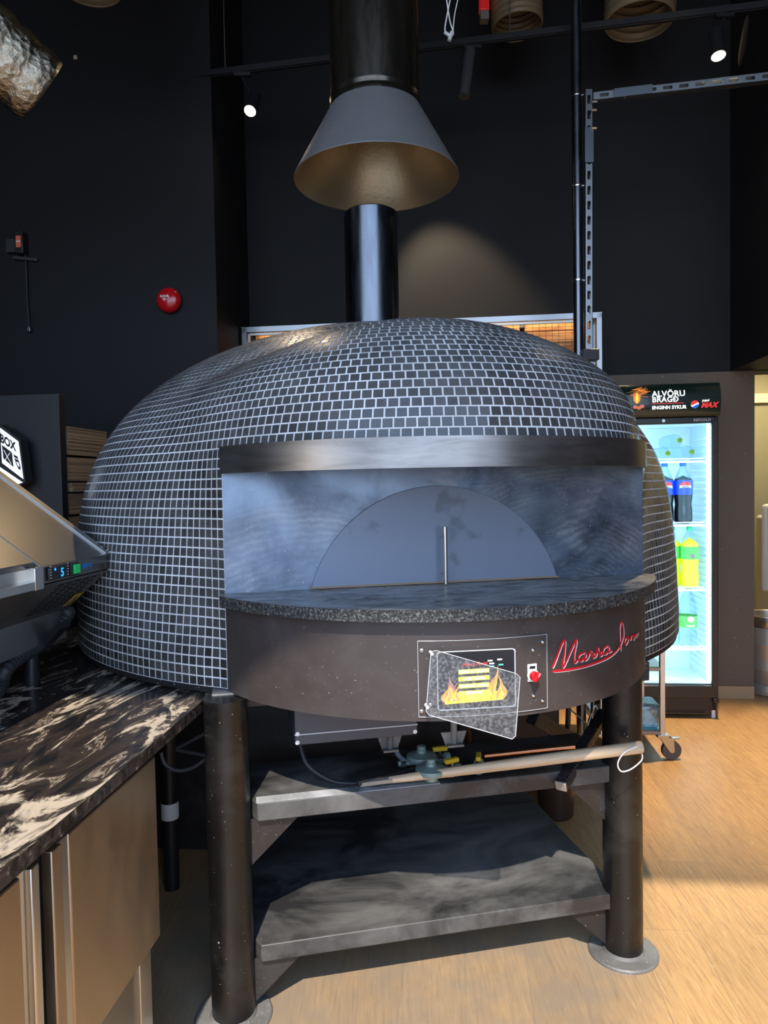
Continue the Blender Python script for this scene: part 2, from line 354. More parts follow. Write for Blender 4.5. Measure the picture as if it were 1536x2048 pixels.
m = M['lime'] = mat('bright yellow soda', (.85, .95, .02), .15, emit=(.75, .9, .0), es=.25)
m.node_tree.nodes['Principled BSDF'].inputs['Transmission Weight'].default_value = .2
M['label_blue'] = mat('blue bottle label', (.01, .05, .75), .3)
M['label_green'] = mat('green bottle label', (.07, .40, .06), .4)
M['cap_blue'] = mat('blue cap', (.02, .12, .55), .35)
M['cap_green'] = mat('green cap', (.02, .40, .20), .35)
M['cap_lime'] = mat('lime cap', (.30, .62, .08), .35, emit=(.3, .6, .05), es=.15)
def clear(name, tint=(.85, .95, 1), gl=.12, dust=0.0, rough=.05, dustcol=(.7, .72, .75)):
    m = bpy.data.materials.new(name); m.use_nodes = True; t = m.node_tree; t.nodes.clear()
    out = t.nodes.new('ShaderNodeOutputMaterial'); tr = t.nodes.new('ShaderNodeBsdfTransparent'); tr.inputs[0].default_value = (*tint, 1)
    g = t.nodes.new('ShaderNodeBsdfGlossy'); g.inputs['Roughness'].default_value = rough
    fr = t.nodes.new('ShaderNodeFresnel'); fr.inputs[0].default_value = 1.45
    ad = t.nodes.new('ShaderNodeMath'); ad.operation = 'ADD'; ad.operation = 'MULTIPLY_ADD'; ad.inputs[1].default_value = .35; ad.inputs[2].default_value = gl * .4; t.links.new(fr.outputs[0], ad.inputs[0])
    mx = t.nodes.new('ShaderNodeMixShader'); t.links.new(ad.outputs[0], mx.inputs[0]); t.links.new(tr.outputs[0], mx.inputs[1]); t.links.new(g.outputs[0], mx.inputs[2])
    last = mx.outputs[0]
    if dust:
        df = t.nodes.new('ShaderNodeBsdfDiffuse'); df.inputs[0].default_value = (*dustcol, 1)
        c = t.nodes.new('ShaderNodeTexCoord'); no = t.nodes.new('ShaderNodeTexNoise'); no.inputs['Scale'].default_value = 130; no.inputs['Detail'].default_value = 8; no.inputs['Roughness'].default_value = .7
        t.links.new(c.outputs['Object'], no.inputs['Vector'])
        rr = t.nodes.new('ShaderNodeValToRGB'); rr.color_ramp.elements[0].position = .45; rr.color_ramp.elements[0].color = (dust * .3,) * 3 + (1,); rr.color_ramp.elements[1].position = .72; rr.color_ramp.elements[1].color = (min(1, dust * 2.2),) * 3 + (1,)
        t.links.new(no.outputs['Fac'], rr.inputs[0]); m2 = t.nodes.new('ShaderNodeMixShader'); t.links.new(rr.outputs[0], m2.inputs[0]); t.links.new(last, m2.inputs[1]); t.links.new(df.outputs[0], m2.inputs[2]); last = m2.outputs[0]
    t.links.new(last, out.inputs[0]); return m
M['glass'] = clear('fridge door glass', (.93, .98, 1), .03)
M['pet'] = clear('clear bottle plastic', (.84, .94, .97), .0, rough=.12)
M['acrylic'] = clear('floury clear acrylic', (.93, .95, .97), .02, dust=.11, rough=.15)
M['acrylic_edge'] = mat('pale acrylic edge', (.50, .53, .56), .3)
M['screen'] = mat('dark display glass', (.02, .02, .024), .15)

# ------------------------------------------------------------------ the room (room frame: a to the right, b into depth)
ROOM = Matrix(((WX.x, WN.x, 0, 0), (WX.y, WN.y, 0, 0), (0, 0, 1, 0), (0, 0, 0, 1)))
AL, AR, BF, BB, HC = -4.2, 3.2, -1.3, 5.04, 5.25
def struct(name, mb, m, **k):
    o = mb.build(name, m, smooth=False, **k); o['kind'] = 'structure'; return o
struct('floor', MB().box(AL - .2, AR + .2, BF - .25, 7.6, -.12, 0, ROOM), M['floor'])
struct('ceiling', MB().box(AL - .2, AR + .2, BF - .25, BB + .25, HC, HC + .15, ROOM), M['ceiling'])
OPA = 1.975                                                     # left jamb of the opening beside the fridge
mb = MB().box(AL, OPA, BB, BB + .2, 0, HC, ROOM).box(OPA, AR, BB, BB + .2, 2.22, HC, ROOM)
struct('wall_back', mb, M['wall_black'])
mb = MB().box(1.0, OPA, BB - .004, BB, .085, 2.222, ROOM).box(OPA - .001, OPA + .003, BB - .003, BB + .2, .0, 2.222, ROOM)
struct('trim_1', mb, M['wall_warm_lit'])  # thin sheet over the black wall that carries the painted warm light
struct('wall_left', MB().box(AL, -1.488, 4.341, BB, 0, HC, ROOM), M['wall_black'])
struct('wall_side_left', MB().box(AL - .2, AL, BF - .2, BB + .2, 0, HC, ROOM), M['wall_black'])
struct('wall_right', MB().box(AR, AR + .2, BF - .2, BB + .2, 0, HC, ROOM), M['wall_black'])
struct('baseboard_back', MB().box(1.0, OPA, BB - .016, BB - .004, 0, .085, ROOM), M['skirting'])
struct('trim_2', MB().box(1.822, AR, 3.4, BB, 2.225, HC, ROOM), M['wall_black'])          # bulkhead over the opening
# corridor beyond the opening
struct('wall_corridor_back', MB().box(OPA - .6, AR + .2, 6.6, 6.8, 0, 2.6, ROOM), M['green_wall'])
struct('wall_corridor_left', MB().box(OPA - .75, OPA - .6, BB + .2, 6.6, 0, 2.6, ROOM), M['green_wall'])
struct('wall_corridor_right', MB().box(AR, AR + .2, BB + .2, 6.6, 0, 2.6, ROOM), M['green_wall'])
struct('ceiling_corridor', MB().box(OPA - .75, AR + .2, BB + .2, 6.8, 2.6, 2.7, ROOM), M['cream'])
struct('trim_3', MB().box(OPA - .6, AR, 6.56, 6.6, 2.16, 2.24, ROOM), M['cream'])
# window front behind the camera
WZ0, WZ1 = .25, 5.0
mb = MB().box(AL, AR, BF - .2, BF, 0, WZ0, ROOM).box(AL, AR, BF - .2, BF, WZ1, HC, ROOM)
mb.box(AL, AL + .5, BF - .2, BF, WZ0, WZ1, ROOM).box(AR - .5, AR, BF - .2, BF, WZ0, WZ1, ROOM)
struct('wall_front', mb, M['wall_black'])
mb = MB()
for a in (-3.6, -2.6, -1.5, 2.78): mb.box(a - .035, a + .035, BF - .12, BF - .05, WZ0, WZ1, ROOM)
for z in (WZ0 + .035, 2.6, WZ1 - .035): mb.box(AL + .5, AR - .5, BF - .12, BF - .05, z - .035, z + .035, ROOM)
struct('window_1', mb, M['black_plastic'])
M['pavement'] = mat('sunlit pavement', (.22, .20, .18), .8)
struct('ground_outside', MB().box(-30, 30, -40, BF - .26, -.14, -.02, ROOM), M['pavement'])
# daylight portal in the window opening
pl = bpy.data.lights.new('window_portal', 'AREA'); pl.shape = 'RECTANGLE'; pl.size = AR - AL - 1; pl.size_y = WZ1 - WZ0; pl.cycles.is_portal = True
po = bpy.data.objects.new('window_portal', pl); COL.objects.link(po)
po.matrix_world = Matrix.Translation(rm((AL + AR) / 2, BF - .02, (WZ0 + WZ1) / 2)) @ WN.to_track_quat('-Z', 'Z').to_matrix().to_4x4()

# ------------------------------------------------------------------ pizza oven
oven = thing('pizza_oven', 'large dome pizza oven covered in small glossy black mosaic tiles with pale grout', 'oven', OC, OY)
RD, ZB, ZT, PP, QQ = 1.247, 1.042, 2.192, 3.2, 1.665
RB, ZBT, PB = .723, 2.045, 2.7
ZL = 1.612                                                     # top of the lintel
def prof(z, z0, z1, a, b):
    h = min(1, max(0, (z - z0) / (z1 - z0))); return max(0, 1 - h**a)**(1 / b)
def _smax(a, b, k): h = max(k - abs(a - b), 0) / k; return max(a, b) + h * h * h * k / 6
def _two(phi, z):
    r1 = RD * prof(z, ZB, ZT, PP, QQ); rb = RB * prof(z, 1.5, ZBT, PB, QQ); cx = -DCY * math.cos(phi); r2 = -9
    if rb > 1e-4 and rb * rb > cx * cx and math.sin(phi) < 0: r2 = -DCY * -math.sin(phi) + math.sqrt(rb * rb - cx * cx)
    return r1, r2
_PE = math.atan2(-1.06, .656)
def r_of(phi, z):
    r1, r2 = _two(phi, z); k = .03 + .25 * min(1, max(0, (z - 1.0) / .35)) + .30 * min(1, max(0, (z - ZL) / .15)) * (1 - min(1, max(0, (z - 1.82) / .16))); r = _smax(r1, r2, k)
    wz = 1 - min(1, max(0, (z - ZL) / .3))
    if wz > 0:
        e1, e2 = _two(_PE, z); ex = _smax(e1, e2, k) - e2
        d = abs(math.asin(max(-1, min(1, math.sin(phi)))) - _PE); t = min(1, d / R(42)); r -= ex * wz * (1 - t * t * (3 - 2 * t))
    return r
PHL = math.atan2(-1.06, -.656) % (2 * math.pi); PHR = math.atan2(-1.06, .656) % (2 * math.pi)
# ring heights
zs = [.925 + (ZL - .925) * i / 24 for i in range(25)]
zf = np.linspace(ZL, ZT - 1e-4, 3000)
def slope_len(z):
    e = 1e-4; s1 = RD * (prof(z, ZB, ZT, PP, QQ) - prof(z + e, ZB, ZT, PP, QQ)) / e
    s2 = RB * (prof(z, 1.5, ZBT, PB, QQ) - prof(z + e, 1.5, ZBT, PB, QQ)) / e if z < ZBT - .02 else s1
    s_ = .5 * (s1 + s2) if z < ZBT - .02 else s1
    return math.sqrt(1 + s_ * s_)
acc = 0; last = ZL; zu = [ZL]
for i in range(1, len(zf)):
    acc += slope_len(zf[i]) * (zf[i] - zf[i - 1])
    if acc >= .0285: zu.append(float(zf[i])); acc = 0
zu = [z for z in zu if RD * prof(z, ZB, ZT, PP, QQ) > .13]
def ringpts(z, p0, p1, n, inset=0.0):
    P = []
    for i in range(n + 1):
        ph = p0 + (p1 - p0) * i / n; r = r_of(ph, z) - inset; P.append((r * math.cos(ph), r * math.sin(ph), z))
    return np.array(P)
# grout shell
mb = MB(); NP = 640
def grid(mb, zl, p0, p1, n):
    vs = []; 
    for z in zl: vs += [tuple(p) for p in ringpts(z, p0, p1, n, .0006)]
    m = n + 1
    mb.add(vs, [(i * m + j, i * m + j + 1, (i + 1) * m + j + 1, (i + 1) * m + j) for i in range(len(zl) - 1) for j in range(n)])
grid(mb, zs, PHR - 2 * math.pi, PHL, NP)
grid(mb, zu + [ZT - .0005], -math.pi / 2, 1.5 * math.pi, NP)
shell = mb.build('dome_shell', M['grout'], oven, angle=60, fixn=False)
mb = MB(); k = 90
mb.prism([(r_of(PHR - 2 * math.pi + (PHL - PHR + 2 * math.pi) * i / k, .95) * math.cos(PHR + (PHL - PHR + 2 * math.pi) * i / k) * .995, r_of(PHR + (PHL - PHR + 2 * math.pi) * i / k, .95) * math.sin(PHR + (PHL - PHR + 2 * math.pi) * i / k) * .995, .905) for i in range(k + 1)], (0, 0, .025))
mb.build('dome_floor', M['black_steel'], oven)
# mosaic tiles, one mesh
tv = []; tf = []
def add_tile(A, B, C_, D):                                     # corners, counterclockwise from outside
    c = (A + B + C_ + D) / 4; nrm = np.cross(B - A, D - A); nl = np.linalg.norm(nrm)
    if nl < 1e-9: return
    nrm /= nl; k0 = len(tv); q = []
    g1, g2 = .850, .785
    jt = [random.gauss(0, .00010) for _ in range(4)]
    for P in (A, B, C_, D): q.append(c + (P - c) * g1 - nrm * .0004)
    for P, j in zip((A, B, C_, D), jt): q.append(c + (P - c) * g2 + nrm * (.0009 + j))
    tv.extend(q); tf.extend([(k0 + 4, k0 + 5, k0 + 6, k0 + 7)] + [(k0 + i, k0 + (i + 1) % 4, k0 + 4 + (i + 1) % 4, k0 + 4 + i) for i in range(4)])
def ring_at(P, s, L, S_):
    s = min(max(s, 0), L); i = np.searchsorted(S_, s) - 1; i = min(max(i, 0), len(P) - 2); t = (s - S_[i]) / max(1e-9, S_[i + 1] - S_[i]); return P[i] + (P[i + 1] - P[i]) * t
def row(z0, z1, p0, p1, n, off=0.0, wrap=False, rev=False):
    A = ringpts(z0, p0, p1, 500); Bq = ringpts(z1, p0, p1, 500)
    SA = np.concatenate([[0], np.cumsum(np.linalg.norm(np.diff(A, axis=0), axis=1))]); SB = np.concatenate([[0], np.cumsum(np.linalg.norm(np.diff(Bq, axis=0), axis=1))])
    for i in range(n):
        u0 = (i + off) / n; u1 = (i + 1 + off) / n
        if wrap and u1 > 1: continue
        a = ring_at(A, u0 * SA[-1], SA[-1], SA); b = ring_at(A, u1 * SA[-1], SA[-1], SA); c = ring_at(Bq, u1 * SB[-1], SB[-1], SB); d = ring_at(Bq, u0 * SB[-1], SB[-1], SB)
        if rev: add_tile(b, a, d, c)
        else: add_tile(a, b, c, d)
for i in range(24):
    n1 = 116
    row(zs[i], zs[i + 1], PHR - 2 * math.pi, math.pi / 2, n1)
    row(zs[i], zs[i + 1], PHL, math.pi / 2, n1, rev=True)
for i in range(len(zu) - 1):
    A = ringpts((zu[i] + zu[i + 1]) / 2, -math.pi, math.pi, 300); L = np.linalg.norm(np.diff(A, axis=0), axis=1).sum(); n_ = max(8, int(L / .0292))
    row(zu[i], zu[i + 1], math.pi / 2 - 2 * math.pi, math.pi / 2, n_, off=random.random() * .9, wrap=True)
me = bpy.data.meshes.new('mosaic_tiles'); me.from_pydata([tuple(v) for v in tv], [], tf); me.materials.append(M['tile'])
tiles = bpy.data.objects.new('mosaic_tiles', me); COL.objects.link(tiles); tiles.parent = oven
# face plate, porch ceiling, lintel, drum
EA = math.asin(.656 / DR)                                       # half angle of the drum
mb = MB().box(-.656, .656, -1.06, -1.05, .93, 1.60); mb.build('face_plate', M['plate'], oven)
def arc(r, a0, a1, n, z): return [Vector((r * math.sin(a0 + (a1 - a0) * i / n), DCY - r * math.cos(a0 + (a1 - a0) * i / n), z)) for i in range(n + 1)]
def band(mb, r0, r1, z0, z1, a0, a1, n=64, thick_only=False):
    i0, i1, o0, o1 = arc(r0, a0, a1, n, z0), arc(r0, a0, a1, n, z1), arc(r1, a0, a1, n, z0), arc(r1, a0, a1, n, z1)
    m = n + 1; vs = i0 + i1 + o0 + o1; fs = []
    for j in range(n):
        fs += [(2 * m + j, 2 * m + j + 1, 3 * m + j + 1, 3 * m + j), (j, m + j, m + j + 1, j + 1), (m + j, 3 * m + j, 3 * m + j + 1, m + j + 1), (j, j + 1, 2 * m + j + 1, 2 * m + j)]
    fs += [(0, 2 * m, 3 * m, m), (n, m + n, 3 * m + n, 2 * m + n)]
    mb.add(vs, fs)
mb = MB(); band(mb, .714, .730, 1.540, 1.616, -EA, EA); mb.build('lintel', M['lintel'], oven)
mb = MB().prism(arc(.716, -EA, EA, 48, 1.560), (0, 0, .012)); mb.build('porch_ceiling', M['black_steel'], oven)
mb = MB(); band(mb, .710, .723, .920, 1.172, -EA, EA, 96); mb.prism(arc(.712, -EA, EA, 48, .925), (0, 0, .01)); mb.build('drum_front', M['drum'], oven)
mb = MB(); ea2 = math.asin(.672 / .755)
A_ = arc(.755, -ea2, ea2, 80, 1.17); A_ = [Vector((-.672, -1.06, 1.17))] + A_ + [Vector((.672, -1.06, 1.17))]
n_ = len(A_); mb.mi = 0; mb.add([p + Vector((0, 0, .0301)) for p in A_], [tuple(range(n_))]); mb.mi = 1
mb.add(A_ + [p + Vector((0, 0, .03)) for p in A_], [tuple(range(n_))[::-1]] + [(i, (i + 1) % n_, n_ + (i + 1) % n_, n_ + i) for i in range(n_)])
mb.build('stone_ledge', [M['granite'], M['granite_edge']], oven, fixn=False)
# arched door in the face plate
acx, arr, acz = -.028, .398, 1.202 + .293 - .398
pts = []; a0 = math.asin((1.2025 - acz) / arr)
for i in range(49):
    t = a0 + (math.pi - 2 * a0) * i / 48; pts.append(Vector((acx + arr * math.cos(t), -1.061, acz + arr * math.sin(t))))
dmb = MB().prism(pts, (0, -.006, 0)); odoor = dmb.build('oven_door', M['door_plate'], oven, bevel=.001)
mb = MB().prism([Vector((acx - .39, -1.067, 1.2025)), Vector((acx + .39, -1.067, 1.2025)), Vector((acx + .385, -1.067, 1.207)), Vector((acx - .385, -1.067, 1.207))], (0, -.003, 0))
mb.build('door_bottom_edge', mat('rusty scorched edge', (.30, .19, .10), .6), odoor)
mb = MB().tube([(-.019, -1.112, 1.205), (-.019, -1.112, 1.374)], .0058, 14)
for z in (1.235, 1.345): mb.tube([(-.019, -1.066, z), (-.019, -1.112, z)], .004, 10)
mb.build('door_handle', M['steel_bright'], odoor)
# legs
for (x, y) in ((-.662, -1.107), (.552, -1.107), (-.662, .55), (.552, .55)):
    lg = MB().lathe([(.0605, .008), (.0605, .916)], 40, Matrix.Translation((x, y, 0))).build('leg', M['leg'], oven)
    mb = MB().lathe([(.108, 0), (.108, .006), (.104, .010), (.066, .011), (.0615, .020)], 48, Matrix.Translation((x, y, 0)))
    mb.build('base_flange', M['flange'], lg)
MB().box(-.70, -.61, -1.09, -.95, .893, .921).build('corner_bracket', M['flange'], oven, bevel=.003); MB().box(.60, .66, -1.09, -.95, .86, .921).build('corner_bracket', M['black_steel'], oven, bevel=.003)
MB().box(-.60, .49, .54, .55, .0, .86).build('added_dark_sheet', M['black_steel'], oven)  # added dark backing that keeps the view under the oven dark
for y in (-1.0, .5): MB().box(-.66, .55, y - .03, y + .03, .86, .905).build('cross_beam', M['black_steel'], oven)
# shelves with lip and gussets
def shelf(name, z0, z1, yb, m):
    mb = MB(); xl, xr, yf = -.602, .493, -1.128
    poly = [(xl, yf + .045), (xl + .02, yf), (xr + .02, yf), (xr + .045, yf + .045), (xr + .045, yb), (xl, yb)]
    mb.prism([Vector((x, y, z0)) for x, y in poly], (0, 0, z1 - z0)); o = mb.build(name, m, oven, bevel=.003); return o
shelf('lower_shelf', .157, .206, .02, M['shelf'])
sh = shelf('upper_shelf', .562, .614, -.83, M['shelf'])
MB().box(-.585, -.05, -1.128, -1.09, .6145, .617).build('floury_lip', M['flour_edge'], sh)
def gus(x0, x1, z0, z1, y=-1.107):
    MB().prism([Vector((x0, y, z0)), Vector((x1, y, z0)), Vector((x0, y, z1))], (0, .008, 0)).build('gusset', M['black_steel'], oven)
gus(-.601, -.46, .562, .43); gus(.495, .36, .562, .43); gus(-.601, -.46, .157, .03); gus(.495, .36, .157, .03)
# control plate, screws, switch
pp = MB(); band(pp, .723, .7265, .932, 1.119, R(-15.6), R(10.7), 24); cp = pp.build('control_plate', M['drum'], oven)
ed = MB()
for z in (.932, 1.119): ed.tube([dpt(R(-15.6 + 26.3 * i / 24), z, .004) for i in range(25)], .0007, 6)
for a in (-15.6, 10.7): ed.tube([dpt(R(a), .932, .004), dpt(R(a), 1.119, .004)], .0007, 6)
ed.build('plate_edge', M['acrylic_edge'], cp)
for px, py in ((843, 1300), (843, 1421), (1083, 1283), (1064, 1299), (1065, 1390), (1083, 1400), (1029, 1300), (1029, 1393), (860, 1408)):
    a, z = drum(px, py); P = dpt(a, z, .004); nr = Vector((math.sin(a), -math.cos(a), 0))
    Mx = Matrix.Translation(P) @ nr.to_track_quat('Z', 'Y').to_matrix().to_4x4()
    MB().lathe([(.0048, 0), (.0048, .0015), (.0032, .0018), (.0030, .005), (.0015, .006)], 6, Mx).build('screw', M['chrome'], cp)
a, z = drum(1062, 1349); nr = Vector((math.sin(a), -math.cos(a), 0))
def on_drum(a, z, off): return Matrix.Translation(dpt(a, z, off)) @ Matrix(((math.cos(a), 0, math.sin(a), 0), (math.sin(a), 0, -math.cos(a), 0), (0, 1, 0, 0), (0, 0, 0, 1)))
Mx = on_drum(a, z, .004)
MB().box(-.013, .013, -.016, .028, 0, .003, Mx).build('switch_plate', M['white'], cp, bevel=.001)
MB().box(-.008, .008, .016, .023, .003, .0036, Mx).build('switch_label', M['black_print'], cp)
kb = MB().lathe([(.0155, .003), (.0155, .007), (.013, .009)], 28, Mx).build('switch_ring', M['white'], cp)
kb = MB().lathe([(.0125, .007), (.0120, .020), (.0110, .021)], 28, Mx); kb.box(-.0035, .0035, -.0125, .0125, .020, .029, Mx @ Matrix.Rotation(R(-38), 4, 'Z')); kb = kb.build('switch_knob', M['red'], cp, bevel=.0008)
MB().box(-.0008, .0008, .002, .012, .0291, .0295, Mx @ Matrix.Rotation(R(-38), 4, 'Z')).build('knob_mark', M['white'], kb)
# screen
def rrect(u0, u1, v0, v1, r, n=6):
    o = []
    for cx, cy, t0 in ((u1 - r, v1 - r, 0), (u0 + r, v1 - r, 90), (u0 + r, v0 + r, 180), (u1 - r, v0 + r, 270)):
        for i in range(n + 1): t = R(t0 + 90 * i / n); o.append((cx + r * math.cos(t), cy + r * math.sin(t)))
    return o
SA0, SA1, SZ0, SZ1 = R(-12.2) * DR, R(3.3) * DR, .952, 1.094
fs_ = lambda off: (lambda u, v: dpt(u / DR, v, off))
ds = MB(); mid_a = (SA0 + SA1) / 2 / DR; Md = on_drum(mid_a, (SZ0 + SZ1) / 2, .005)
hw, hh = (SA1 - SA0) / 2 - .001, (SZ1 - SZ0) / 2
pr_ = rrect(-hw, hw, -hh, hh, .008)
scr_ = MB().prism([Md @ Vector((u, v, 0)) for u, v in pr_], Md.to_3x3() @ Vector((0, 0, .006))).build('touch_screen', M['screen'], cp)
MB().tube([Md @ Vector((u, v, .006)) for u, v in pr_], .0016, 8, closed=True).build('screen_gasket', M['acrylic_edge'], scr_)
fd = lambda k: (lambda u, v: Md @ Vector((u, v, k)))
iu0, iu1, iv0, iv1 = -.080, .066, -.045, .035                         # picture area in screen coordinates
m = M['scr_img'] = mat('fiery menu picture', (.5, .2, .02), .3, emit=(.9, .4, .03), es=.55)
M['scr_yel'] = mat('menu bar yellow', (.8, .65, .02), .3, emit=(.85, .75, .03), es=.55)
M['scr_fl1'] = mat('screen flame orange', (.8, .3, .05), .3, emit=(1.0, .32, .04), es=.6)
M['scr_fl2'] = mat('screen flame violet', (.4, .15, .2), .3, emit=(.45, .14, .16), es=.5)
M['scr_wht'] = mat('screen white', (.8, .8, .8), .3, emit=(.9, .95, .9), es=.7)
M['scr_teal'] = mat('screen teal', (.1, .5, .5), .3, emit=(.1, .6, .6), es=.6)
M['scr_red'] = mat('screen red', (.8, .05, .05), .3, emit=(1, .08, .06), es=.7)
fl_ = MB(); rr_ = random.Random(3)
def flame(mb, u, v, h, wd, k, lean=0.0):
    L = []; Rr = []
    for i in range(9):
        t = i / 8; ww = wd * (math.sin(math.pi * min(1, t * .75 + .25)) if t < 1 else 0) * (1 - t * .5); cx = u + lean * t + wd * .5 * math.sin(t * 5 + u * 200); L.append((cx - ww / 2, v + h * t)); Rr.append((cx + ww / 2, v + h * t))
    P = L + Rr[::-1]; mb.add([Md @ Vector((a_, b_, k)) for a_, b_ in P], [(i, i + 1, 16 - i, 17 - i) for i in range(8)])
band_ = MB().add([Md @ Vector(p) for p in ((iu0, iv0 - .012, .0063), (iu1, iv0 - .008, .0063), (iu1, iv0 + .014, .0063), (iu0, iv0 + .016, .0063))], [(0, 1, 2, 3)])
band_.build('flame_base', M['scr_yel'], scr_, fixn=False)
for lst, mt_, k in (([(-.072, .05), (-.062, .066), (-.052, .048)], 'scr_fl2', .0064), ([(-.077, .040), (-.068, .046), (-.058, .040), (-.049, .038), (.040, .058), (.048, .084), (.056, .062), (.063, .050), (.034, .04)], 'scr_fl1', .0065), ([(-.074, .030), (-.063, .036), (-.053, .028), (.038, .034), (.047, .055), (.057, .036), (.062, .03)], 'scr_yel', .0066)):
    for u, h in lst:
        q = MB(); flame(q, u, iv0 - .006, h, .013 if mt_ != 'scr_yel' else .006, k, rr_.uniform(-.003, .004)); q.build('flame', M[mt_], scr_, fixn=False)
for i, s_ in enumerate(('DEFAULT RECIPE', 'USER RECIPE', 'MANUAL MODE', 'SETTINGS')):
    v = .0205 - i * .0175
    MB().add([Md @ Vector(p) for p in ((-.045, v - .0055, .0068), (.032, v - .0045, .0068), (.032, v + .0065, .0068), (-.045, v + .0055, .0068))], [(0, 1, 2, 3)]).build('menu_bar', M['scr_yel'], scr_, fixn=False)
    text('menu_text', s_, .0098, M['scr_wht'], lambda x, y, v=v: Md @ Vector((x - .007, y + v - .003, .0072)), scr_, bold=.0003, align='CENTER')
text('menu_title', 'Marra Forni', .013, M['scr_red'], lambda x, y: Md @ Vector((x - .037, y + .033 + x * .04, .0072)), scr_, shear=.5)
for u, v, m_ in ((.028, .043, 'scr_wht'), (.052, .045, 'scr_wht'), (.032, .036, 'scr_wht'), (.032, .029, 'scr_teal'), (.055, .032, 'scr_teal')):
    MB().add([Md @ Vector((u + a_, v + b_, .0070)) for a_, b_ in ((0, 0), (.012, 0), (.012, .0035), (0, .0035))], [(0, 1, 2, 3)]).build('status_mark', M[m_], scr_, fixn=False)
# loose clear cover hanging crooked in front of the screen
ca = R(-4); Pc = ov(*dpt(ca, 1.0, .022)); nc = (OX * math.sin(ca) - ON * math.cos(ca))
cv = [toov(p_pl(px, py, Pc, nc)) for px, py in ((862, 1303), (872, 1301), (1032, 1347), (1040, 1354), (1031, 1472), (1024, 1478), (858, 1430), (852, 1422))]
ncl = Vector((math.sin(ca), -math.cos(ca), 0))
cov = MB().prism(cv, ncl * -.003).build('screen_cover', M['acrylic'], oven); cov['label'] = 'loose clear plastic cover hanging crooked over the screen'
MB().tube([p + ncl * .0005 for p in cv], .0011, 6, closed=True).build('cover_edge', M['acrylic_edge'], cov)
for px, py in ((864, 1308), (855, 1415)):
    P = toov(p_pl(px, py, Pc, nc)); P2 = P - ncl * .022; MB().tube([P + ncl * .001, P2], .004, 10).build('cover_peg', M['white'], cov)
# red script lettering wrapped round the drum
strokes = [[(915, 318), (935, 270), (975, 165), (990, 160), (986, 230), (976, 300), (988, 300), (1050, 160), (1058, 165), (1045, 240), (1048, 285), (1066, 270)],
    [(1112, 225), (1082, 235), (1070, 262), (1090, 275), (1116, 235), (1108, 270), (1126, 262)], [(1126, 262), (1145, 215), (1150, 237), (1166, 230), (1158, 255), (1178, 245)],
    [(1178, 245), (1188, 195), (1192, 227), (1206, 223), (1200, 245), (1216, 238)], [(1248, 183), (1225, 200), (1218, 230), (1240, 230), (1257, 190), (1250, 222), (1272, 213)],
    [(915, 338), (1000, 330), (1120, 305), (1230, 265), (1290, 225), (1325, 175), (1342, 120), (1337, 60), (1327, 42), (1319, 80), (1321, 140), (1325, 215)],
    [(1365, 125), (1350, 150), (1355, 176), (1369, 150), (1361, 130), (1384, 148)], [(1384, 150), (1392, 120), (1402, 134), (1399, 150)], [(1405, 148), (1410, 117), (1413, 130), (1421, 112), (1420, 135)], [(1431, 100), (1428, 122)]]
for m_, off, du, dv, wd in (('white_print', .0010, 6, 5, .0046), ('red_paint', .0016, 0, 0, .0066)):
    q = MB()
    for st in strokes:
        uv = []
        for x, y in smoothpts([(a_, b_) for a_, b_ in st], 4):
            a, z = drum(800 + .332 * (x + du), 1230 + .332 * (y + dv)); uv.append((a * DR, z))
        ribbon(q, uv, wd, fs_(off))
    o = q.build('script_lettering', M[m_], oven, smooth=False, fixn=False)
    if m_ == 'red_paint': o['label'] = 'red handwritten style maker name running round the drum'
# chimney
MB().lathe([(.118, 2.10), (.118, 2.695), (.112, 2.700), (.110, 2.690), (.110, 2.2)], 56, Matrix.Translation((-.005, .01, 0)), caps=False).build('chimney_pipe', M['pipe_black'], oven)
# underside: burner box, brackets
b0 = p_o(590, 1495, -1.17); b1 = p_o(835, 1472, -1.17)
bx = MB().box(b0.x, b1.x, -1.17, -.78, b0.z + .005, .918).build('burner_box', mat('slate grey burner box', (.055, .06, .075), .4), oven, bevel=.003)
MB().box(b0.x - .001, b1.x + .001, -1.1715, -1.17, b0.z + .033, b0.z + .036).build('box_seam', M['acrylic_edge'], bx)
for px, py in ((595, 1468), (595, 1485), (830, 1463)):
    P = p_o(px, py, -1.17); MB().lathe([(.006, 0), (.006, .002), (.001, .003)], 14, Matrix.Translation(P) @ Matrix.Rotation(R(90), 4, 'X')).build('rivet', M['white'], bx)
def pl_bracket(px, py, w_, yl, zt=.918):
    P = p_o(px, py, yl); q = MB().box(P.x - w_ / 2, P.x + w_ / 2, yl - .02, yl + .02, P.z, P.z + .006)
    q.prism([Vector((P.x - w_ / 2, yl, P.z)), Vector((P.x + w_ / 2, yl, P.z)), Vector((P.x + w_ * .8, yl, P.z + .04)), Vector((P.x - w_ * .8, yl, P.z + .04))], (0, .006, 0))
    q.tube([(P.x, yl, P.z), (P.x, yl, zt)], .010, 10); q.build('hanging_bracket', M['flange'], oven)
pl_bracket(780, 1500, .045, -1.10); pl_bracket(908, 1490, .05, -1.12)
for p0, p1 in (((1065, 1435), (1215, 1520)),):
    MB().bar(p_o(*p0, -.72), p_o(*p1, -.62), .05, .05).build('diagonal_brace', M['black_steel'], oven)

